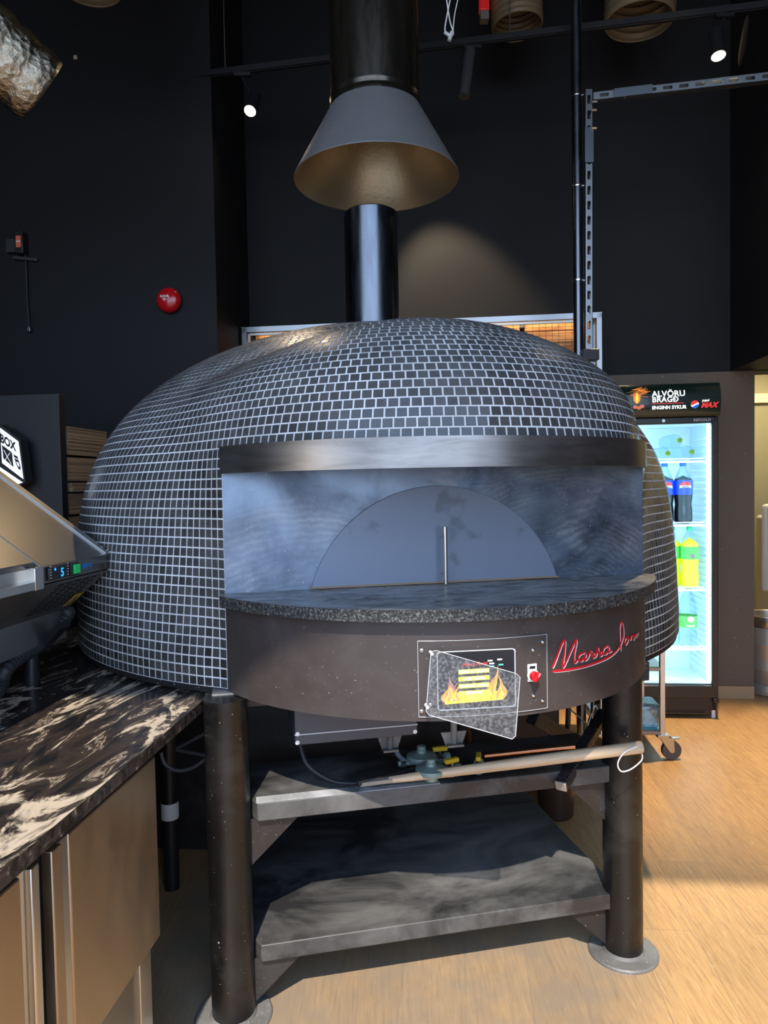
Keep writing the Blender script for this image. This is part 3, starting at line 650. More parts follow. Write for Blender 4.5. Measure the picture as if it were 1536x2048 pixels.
# ------------------------------------------------------------------ things on and around the upper shelf
def shz(px, py, z): return p_z(px, py, z)
def gas_reg(px, py, label):
    P = shz(px, py, .640); t = thing('gas_regulator', label, 'gas regulator', (P.x, P.y, .617), OY, None)
    MB().lathe([(.012, 0), (.020, .004), (.020, .020), (.045, .026), (.047, .034), (.045, .040), (.030, .044), (.016, .048), (.015, .056), (.010, .058)], 28).build('body', M['brass'], t)
    MB().lathe([(.013, .055), (.014, .060), (.013, .068), (.006, .070)], 20).build('cap', M['brass'], t)
    MB().tube([(-.075, 0, .018), (.075, 0, .018)], .009, 12).build('pipe_stub', M['brass'], t)
    for x in (-.06, .06): MB().lathe([(.014, -.008), (.014, .008)], 6, Matrix.Translation((x, 0, .018)) @ Matrix.Rotation(R(90), 4, 'Y')).build('hex_nut', M['galv'], t)
    return t
gas_reg(862, 1547, 'front grey green gas regulator on the shelf beside the wooden pole')
gas_reg(843, 1520, 'rear grey green gas regulator behind the other on the shelf')
def valve(px, py, label, rz=0.0):
    P = shz(px, py, .655); t = thing('gas_valve', label, 'valve', (P.x, P.y, .617), OY + rz)
    MB().lathe([(.013, -.032), (.016, -.03), (.016, -.015), (.011, -.012), (.011, .012), (.016, .015), (.016, .03), (.013, .032)], 16, Matrix.Translation((0, 0, .018)) @ Matrix.Rotation(R(90), 4, 'Y')).build('body', M['brass'], t)
    MB().tube([(0, 0, .02), (0, 0, .046)], .006, 10).build('stem', M['galv'], t)
    MB().box(-.024, .024, -.008, .008, .040, .054).build('lever', M['yellow'], t, bevel=.003)
valve(880, 1503, 'yellow handled gas valve farthest back on the shelf'); valve(903, 1527, 'middle yellow handled gas valve beside the front regulator', .3); valve(957, 1519, 'yellow handled gas valve nearest the copper pipe', 1.2)
q = [shz(968, 1512, .66), shz(1060, 1502, .665), shz(1150, 1493, .68)]
q0 = MB().tube(q, .008, 12).build('copper_pipe', M['copper']); tag(q0, 'thin copper gas pipe running right from the valves under the oven', 'pipe')
def hose(name, pts, r, m, label, cat='hose'):
    o = MB().tube(smoothpts(pts, 8), r, 12).build(name, m); tag(o, label, cat); return o
bxw = lambda px, py, yl: ov(*p_o(px, py, yl))
hose('gas_hose', [bxw(600, 1488, -1.0), bxw(612, 1525, -1.03), bxw(640, 1550, -1.04), bxw(675, 1565, -1.05), bxw(722, 1567, -1.06)], .0062, M['black_rubber'], 'thin dark hose curving down from the burner box onto the shelf')
hose('gas_hose', [bxw(790, 1488, -.98), bxw(795, 1508, -1.0), bxw(812, 1522, -1.0), bxw(838, 1527, -1.0)], .0075, mat('grey hose', (.10, .12, .14), .5), 'short grey hose curving from the burner box to the rear regulator')
q0 = MB().bar(shz(715, 1566, .632), shz(835, 1538, .632), .016, .014).build('iron_rod', M['black_steel'], bevel=.002); tag(q0, 'flat dark iron bar lying on the upper shelf by the pole end', 'bar')
# wooden peel pole with string loop
A0 = shz(778, 1560, .634); Bp = ov(*p_o(1283, 1494, -1.235))
pole = thing('wooden_peel_pole', 'long pale wooden pole lying on the upper shelf and sticking out past the right leg', 'pole', A0)
dP = Bp - A0
rot = dP.to_track_quat('X', 'Z').to_matrix().to_4x4(); LP = dP.length
pole.rotation_euler = rot.to_euler()
MB().tube([(0, 0, 0), (.1, 0, 0), (LP * .55, 0, 0), (LP - .004, 0, 0), (LP, 0, 0)], [.010, .013, .0165, .0185, .016], 18).build('shaft', M['wood'], pole)
MB().box(-.085, .01, -.012, .012, -.006, .006).build('flat_tip', mat('worn wood tip', (.36, .29, .23), .6), pole, bevel=.002)
MB().tube([(LP - .002, 0, 0), (LP + .0015, 0, 0)], .0165, 18).build('painted_end', M['flour_edge'], pole)
lp = [Vector((LP - .02, -.02, .012)), Vector((LP - .06, -.022, .0)), Vector((LP - .083, -.022, -.03)), Vector((LP - .075, -.022, -.055)), Vector((LP - .045, -.022, -.052)), Vector((LP - .012, -.022, -.030)), Vector((LP - .008, -.021, -.012))]
MB().tube(smoothpts(lp, 6), .0021, 8).build('string_loop', M['white'], pole)
# black taped handle leaning beside the right leg
T0 = ov(*p_o(1121, 1574, -1.165)); T1 = ov(*p_o(1208, 1425, -.93))
tp = thing('taped_handle', 'thick handle wrapped in shiny black tape leaning left of the right front leg', 'handle', T0); dT = T1 - T0
tp.rotation_euler = dT.to_track_quat('X', 'Z').to_euler()
mb = MB(); mb.box(.004, dT.length, -.018, .018, -.016, .016); mb.build('wrapped_shaft', M['black_plastic'], tp, bevel=.005)
mb = MB()
for i in range(22): x = .02 + i * .012; mb.box(x, x + .0085, -.0185, .0185, -.0165, .0165)
mb.build('tape_wraps', mat('shiny black tape', (.02, .02, .022), .22), tp, bevel=.002)
MB().box(0, .006, -.0175, .0175, -.0155, .0155).build('bare_end', mat('bare dusty wood end', (.30, .25, .20), .7), tp, bevel=.003)
# brown bin behind the lower shelf
P = p_z(1122, 1648, 0.0)
mb = MB().lathe([(.07, 0), (.078, .01), (.092, .24), (.096, .24), (.096, .255), (.088, .255), (.075, .02)], 32, caps=True); o = mb.build('waste_bin', mat('dark brown plastic', (.05, .028, .02), .25), loc=(P.x, P.y + .09, 0)); tag(o, 'small dark brown bin standing on the floor behind the lower shelf', 'bin')
o = MB().box(.50, 1.15, .60, .615, 0, .76).build('added_dark_board', mat('black board', (.012, .013, .016), .5), loc=OC); o.rotation_euler = (0, 0, OY); tag(o, 'added dark board that keeps the view behind the oven dark on the right', 'board')  # added backing, hides the brighter floor behind the oven
o = MB().prism([toov(p_z(x, y, .60)) for x, y in ((1015, 1480), (1110, 1482), (1160, 1494), (1010, 1504))], (0, 0, .006)).build('pale_board', mat('dusty grey board', (.24, .25, .27), .6), loc=OC + Vector((0, 0, .0))); o.rotation_euler = (0, 0, OY); tag(o, 'thin dusty grey board under the oven behind the copper pipe', 'board')
# hooks and rods hanging behind the right leg
o = MB().bar(ov(*p_o(1182, 1452, -.6)), ov(*p_o(1186, 1395, -.6)), .016, .003).tube(smoothpts([ov(*p_o(x, y, -.6)) for x, y in ((1174, 1455), (1186, 1420), (1191, 1411), (1195, 1418))], 5), .0035, 8).tube([ov(*p_o(1140, 1418, -.6)), ov(*p_o(1174, 1448, -.6))], .003, 8).build('wire_bracket', M['galv']); tag(o, 'thin bright metal strip and bent wire under the oven beside the right leg', 'bracket')
o = MB().tube([ov(*p_o(1137, 1410, -.62)), ov(*p_o(1134, 1500, -.62))], .010, 12).build('black_rod', M['black_steel']); tag(o, 'upright thin black rod under the oven behind the copper pipe', 'rod')
# pipe with paper collar, hose and bracket in the dark under the worktop
o = thing('drain_pipe', 'dark upright pipe in the shade under the worktop end, wearing a white paper collar', 'pipe', p_y(340, 1625, 2.62).xy.to_3d())
MB().lathe([(.028, 0), (.028, .62)], 24).build('pipe_body', M['black_plastic'], o)
zz = p_y(340, 1640, 2.6).z
MB().lathe([(.032, zz), (.0325, zz + .062)], 28, a0=R(-180), a1=R(25), caps=False).build('paper_collar', M['white'], o, fixn=False)
hose('black_hose', [p_y(322, 1505, 2.3), p_y(330, 1528, 2.3), p_y(355, 1541, 2.3), p_y(385, 1535, 2.3), p_y(410, 1518, 2.3)], .006, mat('dusky hose', (.09, .10, .12), .5), 'grey hose sagging in the dark gap left of the front leg')
o = MB().bar(p_y(352, 1497, 2.7), p_y(412, 1466, 2.7), .012, .012).bar(p_y(352, 1499, 2.7), p_y(412, 1510, 2.7), .012, .012).build('angle_bracket', mat('dusky bracket', (.07, .08, .10), .5)); tag(o, 'dull V shaped bracket in the dark left of the front leg', 'bracket')
o = MB().box(-.07, .07, -.01, .01, 0, .62).build('grey_board', mat('dusky board', (.035, .04, .05), .6), loc=rm(-.78, 3.9, 0), bevel=.002); o.rotation_euler = (0, 0, RY); tag(o, 'dark board standing upright behind the oven, right of the left front leg', 'board')

# ------------------------------------------------------------------ exhaust hood above the chimney
HX, HYY = p_y(752, 300, 3.19).x, 3.19
hood = thing('exhaust_hood', 'round black exhaust duct ending in a flared grey cone above the chimney', 'exhaust hood', (HX, HYY, 2.84))
MB().lathe([(.195, .33), (.195, HC - 2.84 - .002)], 72, caps=False).build('duct', M['duct_black'], hood)
MB().lathe([(.197, .285), (.199, .30), (.199, .318), (.1965, .322), (.1965, .332), (.199, .336), (.199, .35), (.196, .352)], 72, caps=False).build('joint_ring', M['duct_black'], hood)
MB().lathe([(.362, 0), (.3625, .004), (.197, .305)], 72, caps=False).build('outer_cone', M['hood_grey'], hood)
MB().lathe([(.3615, .001), (.194, .305), (.19, .6)], 72, caps=False).build('inner_cone', M['hood_in'], hood)

# ------------------------------------------------------------------ ceiling: track, lamps, ducts, cords
TZ = 4.05
tA, tB = p_z(338, 158, TZ), p_z(1536, 10, TZ)
tdir = (tB - tA).normalized(); tB2 = tA + tdir * 4.2
track = thing('lighting_track', 'long black lighting track hanging below the ceiling behind the exhaust duct', 'lighting track', tA)
tv_ = tB2 - tA
MB().bar((0, 0, 0), tv_, .036, .034).bar((0, 0, -.019), tv_ + Vector((0, 0, -.019)), .014, .004).build('rail', M['black_plastic'], track)
for px in (448, 1020):
    d = p_z(px, 140 if px == 448 else 68, TZ) - tA; tt = d.dot(tdir); P = tdir * tt
    MB().tube([P, P + Vector((0, 0, HC - TZ - .01))], .0035, 6).build('suspension_wire', M['galv'], track)
def spot(px, py, aim, lit, label, L=.155):
    """px,py: centre of the lamp front in the photo; the lamp hangs under the track."""
    P0 = p_y(px, py, 0 + tA.y); 
    # distance: foot of the lamp on the track line
    best = min((((tA + tdir * t) - EYE).normalized().cross(_ray(px, py).normalized()).length, t) for t in [i * .02 for i in range(0, 215)])[1]
    base = tA + tdir * best; front = p_y(px, py, base.y - .10)
    t = thing('spotlight', label, 'spotlight', base)
    d = aim.normalized(); rear = front - d * L - base; fr = front - base
    Q = d.to_track_quat('Z', 'Y').to_matrix().to_4x4(); Q.translation = rear
    bd = MB().lathe([(.030, 0), (.036, .006), (.037, L * .8), (.040, L)], 28, Q); bd.build('lamp_body', M['black_plastic'], t)
    MB().lathe([(.034, L + .0005), (.001, L + .001)], 28, Q, caps=False).build('lens', M['lamp_glow'] if lit else M['black_plastic'], t)
    MB().tube([(0, 0, -.02), (0, 0, -.045), rear + (fr - rear) * .35], .008, 8).box(-.05, .05, -.014, .014, -.04, -.018).build('mount', M['black_plastic'], t)
    if lit:
        l = bpy.data.lights.new('spot_light', 'SPOT'); l.energy = lit; l.color = (1, .74, .46); l.spot_size = R(62); l.spot_blend = .5; l.shadow_soft_size = .03
        lo = bpy.data.objects.new('spot_light', l); COL.objects.link(lo); lo.parent = t; lo.location = fr + d * .02; lo.rotation_euler = d.to_track_quat('-Z', 'Y').to_euler()
    return t
spot(500, 222, Vector((-.12, -.45, -.72)), 32, 'lit black spotlight on the track left of the exhaust duct')
spot(1437, 112, Vector((-.02, -.22, -.85)), 560, 'lit black spotlight on the track near the right end')
def offspot():
    t = thing('spotlight', 'unlit grey spotlight tube hanging between the exhaust duct and the black pipe', 'spotlight', p_z(945, 85, TZ))
    top = p_y(940, 100, t.location.y) - t.location; bot = p_y(928, 193, t.location.y - .03) - t.location
    MB().tube([top, top + (bot - top) * .02, bot], [.030, .033, .033], 28).build('lamp_body', mat('charcoal lamp', (.06, .06, .062), .5), t)
    MB().tube([(0, 0, -.015), top + Vector((0, 0, -.02))], .008, 8).box(-.05, .05, -.012, .012, -.035, -.015).build('mount', M['black_plastic'], t)
    return t
ow = offspot()
spot(1640, 85, Vector((-.16, .22, -.90)), 650, 'lit spotlight on the far right end of the track')
# the warm pool on the back wall behind the chimney comes from this wall washer on the same track
l = bpy.data.lights.new('wall_wash', 'SPOT'); l.energy = 150; l.color = (1, .78, .52); l.spot_size = R(50); l.spot_blend = .6; l.shadow_soft_size = .03
lo = bpy.data.objects.new('wall_wash', l); COL.objects.link(lo); lw = p_z(770, 105, TZ) + Vector((.05, .05, -.12)); lo.location = lw
lo.rotation_euler = (p_b(935, 720, BB) - lw).to_track_quat('-Z', 'Y').to_euler()
t = thing('spotlight', 'spotlight hidden behind the exhaust duct', 'spotlight', lw)
MB().lathe([(.03, .02), (.036, .03), (.036, .13)], 20, (lw - p_b(935, 720, BB)).to_track_quat('Z', 'Y').to_matrix().to_4x4()).build('lamp_body', M['black_plastic'], t)

def ribbed(name, pts, r, pitch, m, label, depth=.12, parent=None, end=None, n=40):
    P = smoothpts(pts, 12); L = [0]
    for i in range(1, len(P)): L.append(L[-1] + (P[i] - P[i - 1]).length)
    k = int(L[-1] / pitch * 6); Q = []; rr = []
    for i in range(k + 1):
        s_ = L[-1] * i / k; j = max(1, next((x for x in range(len(L)) if L[x] >= s_ - 1e-9), len(L) - 1)); t = (s_ - L[j - 1]) / max(1e-9, L[j] - L[j - 1])
        Q.append(P[j - 1].lerp(P[j], t)); rr.append(r * (1 + depth * (abs(math.sin(math.pi * s_ / pitch)) - .5)))
    mb = MB().tube(Q, rr, n, caps=False)
    o = mb.build(name, m); md = o.modifiers.new('solid', 'SOLIDIFY'); md.thickness = .006; md.offset = -1
    tag(o, label, 'duct'); return o
e0 = p_y(36, 126, 3.0); 
ribbed('flexible_duct', [e0 + Vector((.05, .10, -.06)), e0 + Vector((-.10, -.05, .06)), e0 + Vector((-.28, -.22, .24)), e0 + Vector((-.46, -.32, .50)), e0 + Vector((-.56, -.36, HC - e0.z - .01))], .150, .095, M['foil'], 'crumpled foil wrapped flexible duct in the upper left corner', .07)
e1 = p_y(1035, 55, 4.35)
ribbed('flexible_duct', [e1, e1 + Vector((-.01, .0, .25)), e1 + Vector((-.02, .0, HC - e1.z - .01))], .15, .035, M['tan_duct'], 'tan ribbed flexible duct hanging at the top beside the red box', .06)
e2 = p_y(1278, 45, 4.25)
ribbed('flexible_duct', [e2, e2 + Vector((.01, .0, .25)), e2 + Vector((.02, .0, HC - e2.z - .01))], .195, .05, M['tan_duct'], 'wide tan duct with ragged end hanging at the top right of the pipe', .05)
e3 = p_y(178, -18, 3.5)
ribbed('flexible_duct', [e3 + Vector((0, 0, .02)), e3 + Vector((0, .0, .2)), e3 + Vector((0, 0, HC - e3.z - .01))], .155, .05, M['tan_duct'], 'tan duct of which only the lower rim shows at the top edge left', .05)
P = p_y(968, 12, 4.3)
o = thing('junction_box', 'small red box beside the tan duct at the top', 'box', (P.x, P.y, P.z - .04))
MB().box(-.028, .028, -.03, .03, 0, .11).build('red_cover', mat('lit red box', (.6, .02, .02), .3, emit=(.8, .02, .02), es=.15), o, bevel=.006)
MB().box(-.026, .026, -.03, .03, -.05, 0).box(-.01, .01, -.01, .01, .10, HC - P.z + .02).build('grey_base', mat('grey box base', (.18, .16, .13), .6), o, bevel=.004)
P = p_y(900, 70, 3.0)
o = thing('hanging_cord', 'white looped cord with a small grey clip hanging from the ceiling right of the duct', 'cord', P)
c1 = [Vector((.016, 0, .20)), Vector((-.015, 0, .06)), Vector((-.02, 0, .015)), Vector((-.008, 0, 0))]
c2 = [Vector((-.02, 0, .20)), Vector((.0, 0, .06)), Vector((.014, 0, .01)), Vector((.006, 0, -.005))]
mb = MB()
for c in (c1, c2): mb.tube(smoothpts(c, 6), .0028, 8)
c3 = [Vector((.05, .0, .20)), Vector((.022, 0, .09)), Vector((.013, 0, .02))]; mb.tube(smoothpts(c3, 6), .0022, 8)
for x in (.016, -.02, .05): mb.tube([(x, 0, .198), (x * .3, 0, HC - P.z - .01)], .0025, 8)
mb.build('cord', M['white'], o)
MB().tube([(.008, 0, .012), (-.004, 0, -.022)], .008, 12).tube([(-.022, 0, .012), (0, 0, -.004)], .007, 10).build('clip', mat('grey clip', (.55, .58, .60), .4), o)
# round disc seen edge-on near the right lamp
P = p_y(1487, 82, 3.9)
o = MB().lathe([(.11, -.003), (.115, 0), (.11, .003)], 32, Matrix.Rotation(R(90), 4, 'Y') @ Matrix.Rotation(R(8), 4, 'X')).build('round_duct_cap', mat('grey cap', (.16, .13, .10), .4, .5), loc=P); o.rotation_euler = (0, R(12), R(-20)); tag(o, 'thin round cap seen edge on, right of the right spotlight', 'cap')
tag(o, None, None)

# ------------------------------------------------------------------ service pipe and slotted strut frame
PX, PY_ = p_y(1157, 690, 3.93).x, 3.93
o = MB().lathe([(.027, 0), (.027, HC - .002)], 28).build('service_pipe', M['pipe_black'], loc=(PX, PY_, 0)); tag(o, 'tall black pipe rising to the ceiling behind the right side of the dome', 'pipe')
strut = thing('strut_frame', 'galvanised slotted strut frame rising beside the black pipe and turning right', 'strut', p_y(1178, 700, 3.90))
def channel(p0, p1, face, m, name, slot0=.03, lens=.049, pitch=.08, wd=.041, parent=None, slots=True):
    p0 = Vector(p0); p1 = Vector(p1); d = (p1 - p0).normalized(); face = Vector(face).normalized(); s_ = d.cross(face).normalized(); L = (p1 - p0).length; mb = MB()
    q = lambda x, s, f: p0 + d * x + s_ * s + face * f
    def bx(x0, x1, s0, s1, f0, f1):
        vs = [q(x, s, f) for f in (f0, f1) for s in (s0, s1) for x in (x0, x1)]; mb.add(vs, [(0, 2, 3, 1), (4, 5, 7, 6), (0, 1, 5, 4), (2, 6, 7, 3), (0, 4, 6, 2), (1, 3, 7, 5)])
    h = wd / 2; t = .0025; sw_ = .009
    bx(0, L, -h, -sw_, -t, 0); bx(0, L, sw_, h, -t, 0)
    x = 0
    while x < L: 
        x1 = min(L, x + (pitch - lens)); bx(x, x1, -sw_, sw_, -t, 0); x += pitch
        # rounded slot ends
        if x < L: bx(x - .003, x, -sw_, -sw_ * .4, -t, 0); bx(x - .003, x, sw_ * .4, sw_, -t, 0); bx(x1, x1 + .003, -sw_, -sw_ * .4, -t, 0); bx(x1, x1 + .003, sw_ * .4, sw_, -t, 0)
    bx(0, L, -h, -h + t, -wd, 0); bx(0, L, h - t, h, -wd, 0); bx(0, L, -h, -h + .009, -wd, -wd + t); bx(0, L, h - .009, h, -wd, -wd + t)
    return mb.build(name, m, parent, smooth=False)
b0_ = strut.location.copy()
topz = p_y(1178, 178, 3.90) - b0_
channel((0, 0, 0), topz, (0, -1, 0), M['galv'], 'upright_channel', parent=strut)
h0 = p_y(1187, 192, 3.90) - b0_; h1 = p_y(1536, 152, 3.72) - b0_; hd = (h1 - h0).normalized(); h2 = h0 + hd * ((rm(AR - .01, 3.6).x - strut.location.x) / hd.x * .99)
channel(h0, h2, (0, -1, 0), M['galv'], 'cross_channel', parent=strut)
for a_, b_, n_ in ((p_y(1178, 325, 3.895), p_y(1178, 255, 3.895), 'splice_plate'), (p_y(1228, 187, 3.87), p_y(1304, 178, 3.83), 'splice_plate')):
    q = MB().bar(a_ - b0_ + Vector((0, -.004, 0)), b_ - b0_ + Vector((0, -.004, 0)), .046, .003, Vector((0, -1, 0))); q.build(n_, mat('dark zinc plate', (.20, .23, .26), .35, 1.0), strut)
for px, py in ((1188, 203), (1187, 220), (1187, 256), (1249, 190)):
    P = p_y(px, py, 3.885) - b0_; MB().tube([P + Vector((-.01, 0, 0)), P + Vector((.016, 0, 0))] if px < 1200 else [P + Vector((0, 0, .01)), P + Vector((0, 0, -.022))], .009, 6).build('bolt', M['chrome'], strut)
for py in (188, 370, 560):
    P = p_y(1160, py, 3.9) - b0_; MB().lathe([(.030, 0), (.031, .006), (.030, .012)], 24, Matrix.Translation(Vector((PX, PY_, 0)) - b0_.xy.to_3d() + Vector((0, 0, P.z - .0)))).bar(Vector((PX + .03, PY_ - .01, 0)) - b0_.xy.to_3d() + Vector((0, 0, P.z)), (-.015, 0, P.z), .012, .008).build('pipe_clamp', M['chrome'], strut)
P = p_y(1177, 702, 3.90)
MB().box(-.045, .045, -.04, .03, -.06, .0).build('foot_block', M['black_plastic'], strut, bevel=.004)
MB().bar((-.04, .0, -.03), (PX - b0_.x + .02, PY_ - b0_.y, -.03), .03, .03).build('foot_arm', M['black_plastic'], strut)

# ------------------------------------------------------------------ wire cabinet against the back wall
cab = thing('wire_storage_cage', 'wide metal framed wire cage with orange crates inside, behind the oven dome', 'storage cage', rm(-1.478, 4.80, 0), RY)
CW, CZ, CD_ = 2.418, 2.60, .235
mb = MB()
for x in (.02, CW / 2, CW - .02): mb.box(x - .02, x + .02, -.0, .04, .05, CZ)
for x in (.02, CW - .02): mb.box(x - .02, x + .02, CD_ - .04, CD_ - .005, .05, CZ)
for z in (.07, 1.3, CZ - .02): mb.box(0, CW, 0, .04, z - .02, z + .02); mb.box(0, CW, CD_ - .04, CD_ - .005, z - .02, z + .02)
mb.build('frame', M['galv'], cab, bevel=.004)
mb = MB()
for x in (.06, CW / 2 - .05, CW / 2 + .05, CW - .075): mb.box(x - .009, x + .009, -.016, -.002, 1.36, CZ - .05)
for x0, x1 in ((.06, CW / 2 - .05), (CW / 2 + .05, CW - .075)):
    for z in (1.36, CZ - .055): mb.box(x0, x1, -.016, -.002, z - .009, z + .009)
mb.build('door_frame', mat('pale door frame', (.55, .52, .47), .4, .8), cab, bevel=.002)
mb = MB()
x = .08
while x < CW - .08: mb.box(x - .0011, x + .0011, -.008, -.006, 1.36, CZ - .06); x += .042
z = 1.38
while z < CZ - .06: mb.box(.06, CW - .08, -.010, -.008, z - .0011, z + .0011); z += .042
mb.build('wire_mesh', mat('dark wire', (.05, .045, .04), .4, .5), cab, smooth=False)
MB().lathe([(.014, 0), (.014, .01)], 16, Matrix.Translation((CW - .045, -.0, 2.33)) @ Matrix.Rotation(R(90), 4, 'X')).build('latch', M['black_plastic'], cab)
MB().box(.02, CW - .02, .0, CD_ - .005, 2.02, 2.035).build('cage_shelf', M['galv'], cab)
MB().box(.0, CW, .012, .03, .05, 1.29).build('added_lower_panel', M['black_steel'], cab)  # added black closure, darkens the background seen under the oven
MB().box(.0, CW, .0, CD_, CZ - .004, CZ).build('top_sheet', M['galv'], cab)
for i in range(5):
    xa = .07 + i * .465; o = thing('storage_crate', ['orange brown crate at the left end of the wire cage', 'orange brown crate second from the left in the wire cage', 'orange brown crate in the middle of the wire cage', 'orange brown crate right of the middle in the wire cage', 'orange brown crate at the right end of the wire cage'][i], 'crate', rm(-1.478, 4.80) + WX * (xa + .215) + WN * .160 + Vector((0, 0, 2.035)), RY, 'crates in the wire cage')
    MB().box(-.215, .215, -.06, .06, 0, .53).build('crate_body', M['orange_wood'], o, bevel=.004)
    mb = MB()
    for z in (.10, .20, .30, .40, .48): mb.box(-.217, .217, -.063, -.059, z - .003, z + .003)
    mb.build('crate_slats', mat('crate gap', (.16, .06, .02), .7), o)
l = bpy.data.lights.new('cage_fill_light', 'AREA'); l.shape = 'RECTANGLE'; l.size = 2.2; l.size_y = .03; l.energy = 3.5; l.color = (1, .68, .42)  # added fill without a fixture, brightens the crate fronts
lo = bpy.data.objects.new('cage_fill_light', l); COL.objects.link(lo); lo.location = rm(-.26, 4.845, 2.578); lo.rotation_euler = (R(14), 0, RY)

# ------------------------------------------------------------------ drinks fridge
fr = thing('drinks_fridge', 'tall black glass door drinks fridge lit cold white, standing right of the oven', 'fridge', rm(1.265, 4.569, 0), RY)
FW, FD, FH = .318, .455, 2.09
mb = MB().box(-FW, -FW + .03, .03, FD, .05, 1.885).box(FW - .03, FW, .03, FD, .05, 1.885).box(-FW, FW, FD - .03, FD, .05, 1.885).box(-FW, FW, .03, FD, 1.85, 1.885).box(-FW, FW, .03, FD, .05, .215)
mb.build('cabinet_body', M['fridge_black'], fr, bevel=.004)
mb = MB().box(-FW + .03, -FW + .034, .035, FD - .03, .215, 1.85).box(FW - .034, FW - .03, .035, FD - .03, .215, 1.85).box(-FW + .03, FW - .03, FD - .036, FD - .03, .215, 1.85).box(-FW + .03, FW - .03, .035, FD - .03, 1.845, 1.85).box(-FW + .03, FW - .03, .035, FD - .03, .215, .22)
for k in range(38): z = .27 + k * .04; mb.box(FW - .044, FW - .034, .10, FD - .05, z, z + .016)
mb.build('lining', M['fridge_in'], fr)
mb = MB().box(FW - .050, FW - .038, .045, .060, .23, 1.84).box(-FW + .038, -FW + .050, .045, .060, .23, 1.84); mb.build('led_strip', M['led'], fr)
mb = MB().box(-FW, -FW + .055, 0, .028, .135, 1.885).box(FW - .037, FW, 0, .028, .135, 1.885).box(-FW, FW, 0, .028, 1.845, 1.885).box(-FW, FW, 0, .028, .135, .212)
fdoor = mb.build('door', M['fridge_black'], fr, bevel=.006)
mb = MB()
for x in (FW - .030, FW - .020, FW - .010): mb.box(x - .0012, x + .0012, -.0015, 0, .14, 1.88)
mb.build('door_grooves', mat('door groove sheen', (.08, .08, .085), .2), fdoor)
MB().box(-FW + .055, FW - .037, .012, .016, .212, 1.845).build('glass_pane', M['glass'], fdoor)
MB().lathe([(.010, 0), (.010, .003)], 20, Matrix.Translation((p_b(1327, 843, 4.569).dot(WX) - 1.265, 0, 1.865)) @ Matrix.Rotation(R(90), 4, 'X')).build('door_lock', M['chrome'], fdoor)
fx = lambda px, py=900: p_b(px, py, 4.569).dot(WX) - 1.265
fz = lambda px, py: p_b(px, py, 4.569).z
text('fridge_text', 'REFCOLD', .022, M['white_print'], lambda x, y: Vector((x + fx(1387, 843), -.001, y + 1.857)), fdoor, space=1.1)
# canopy, slightly curved
mb = MB(); cp_ = [(-.005, 1.888), (-.018, 1.91), (-.026, 1.95), (-.028, 1.99), (-.024, 2.03), (-.014, 2.065), (.002, 2.09)]
mb.prism([Vector((-FW, y, z)) for y, z in cp_] + [Vector((-FW, .33, 2.09)), Vector((-FW, .33, 1.888))], (2 * FW + .006, 0, 0)); can = mb.build('canopy', M['canopy'], fr, angle=30)
def cy(z):
    for i in range(len(cp_) - 1):
        if cp_[i][1] <= z <= cp_[i + 1][1]: t = (z - cp_[i][1]) / (cp_[i + 1][1] - cp_[i][1]); return cp_[i][0] * (1 - t) + cp_[i + 1][0] * t - .002
    return -.028
cf = lambda X, Z: (lambda x, y: Vector((X + x, cy(Z + y), Z + y)))
text('canopy_text', 'ALVÖRU', .050, M['lit_white'], cf(fx(1302), 2.012), can, bold=.0012, space=1.02)
text('canopy_text', 'BRAGÐ', .046, M['lit_white'], cf(fx(1302), 1.978), can, bold=.0012, space=1.05)
text('canopy_text', 'ENGINN SYKUR', .0285, M['lit_white'], cf(fx(1302), 1.935), can, bold=.0012)
MB().add([cf(fx(1302), 1.967)(x, y) for x, y in ((0, 0), (.187, 0), (.187, .004), (0, .004))], [(0, 1, 2, 3)]).build('canopy_line', M['lit_red'], can, fixn=False)
text('canopy_text', 'pepsi', .020, M['lit_white'], cf(fx(1401), 1.975), can, bold=.0006, shear=.2)
text('canopy_text', 'MAX', .043, M['lit_red'], cf(fx(1399), 1.938), can, bold=.0022, shear=.35)
def roundlogo(cx, cz, r, mapf, par, mr, mw, mb_, wav=1.0):
    n = 28
    def seg(lo, hi, m, k):
        q = MB(); top = []; bot = []
        for i in range(n + 1):
            x = -r + 2 * r * i / n; c = math.sqrt(max(0, r * r - x * x)); a_ = min(c, max(-c, hi(x))); b_ = min(c, max(-c, lo(x))); top.append((x, a_)); bot.append((x, b_))
        q.add([mapf(cx + x, cz + y, k) for x, y in top + bot], [(i, i + 1, n + 2 + i, n + 1 + i) for i in range(n)]); q.build('logo_field', m, par, fixn=False)
    wv = lambda x: wav * (.14 * r * math.sin(x / r * 2.6) + .22 * x) + (1 - wav) * .18 * r
    seg(lambda x: -9, lambda x: 9, mw, 0); seg(lambda x: wv(x) + .10 * r, lambda x: 9, mr, 1); seg(lambda x: -9, lambda x: wv(x) - .28 * r, mb_, 1)
roundlogo(fx(1387), 1.958, .024, lambda x, y, k: Vector((x, cy(y) - .0006 * k, y)), can, M['lit_red'], M['lit_white'], M['lit_blue'])
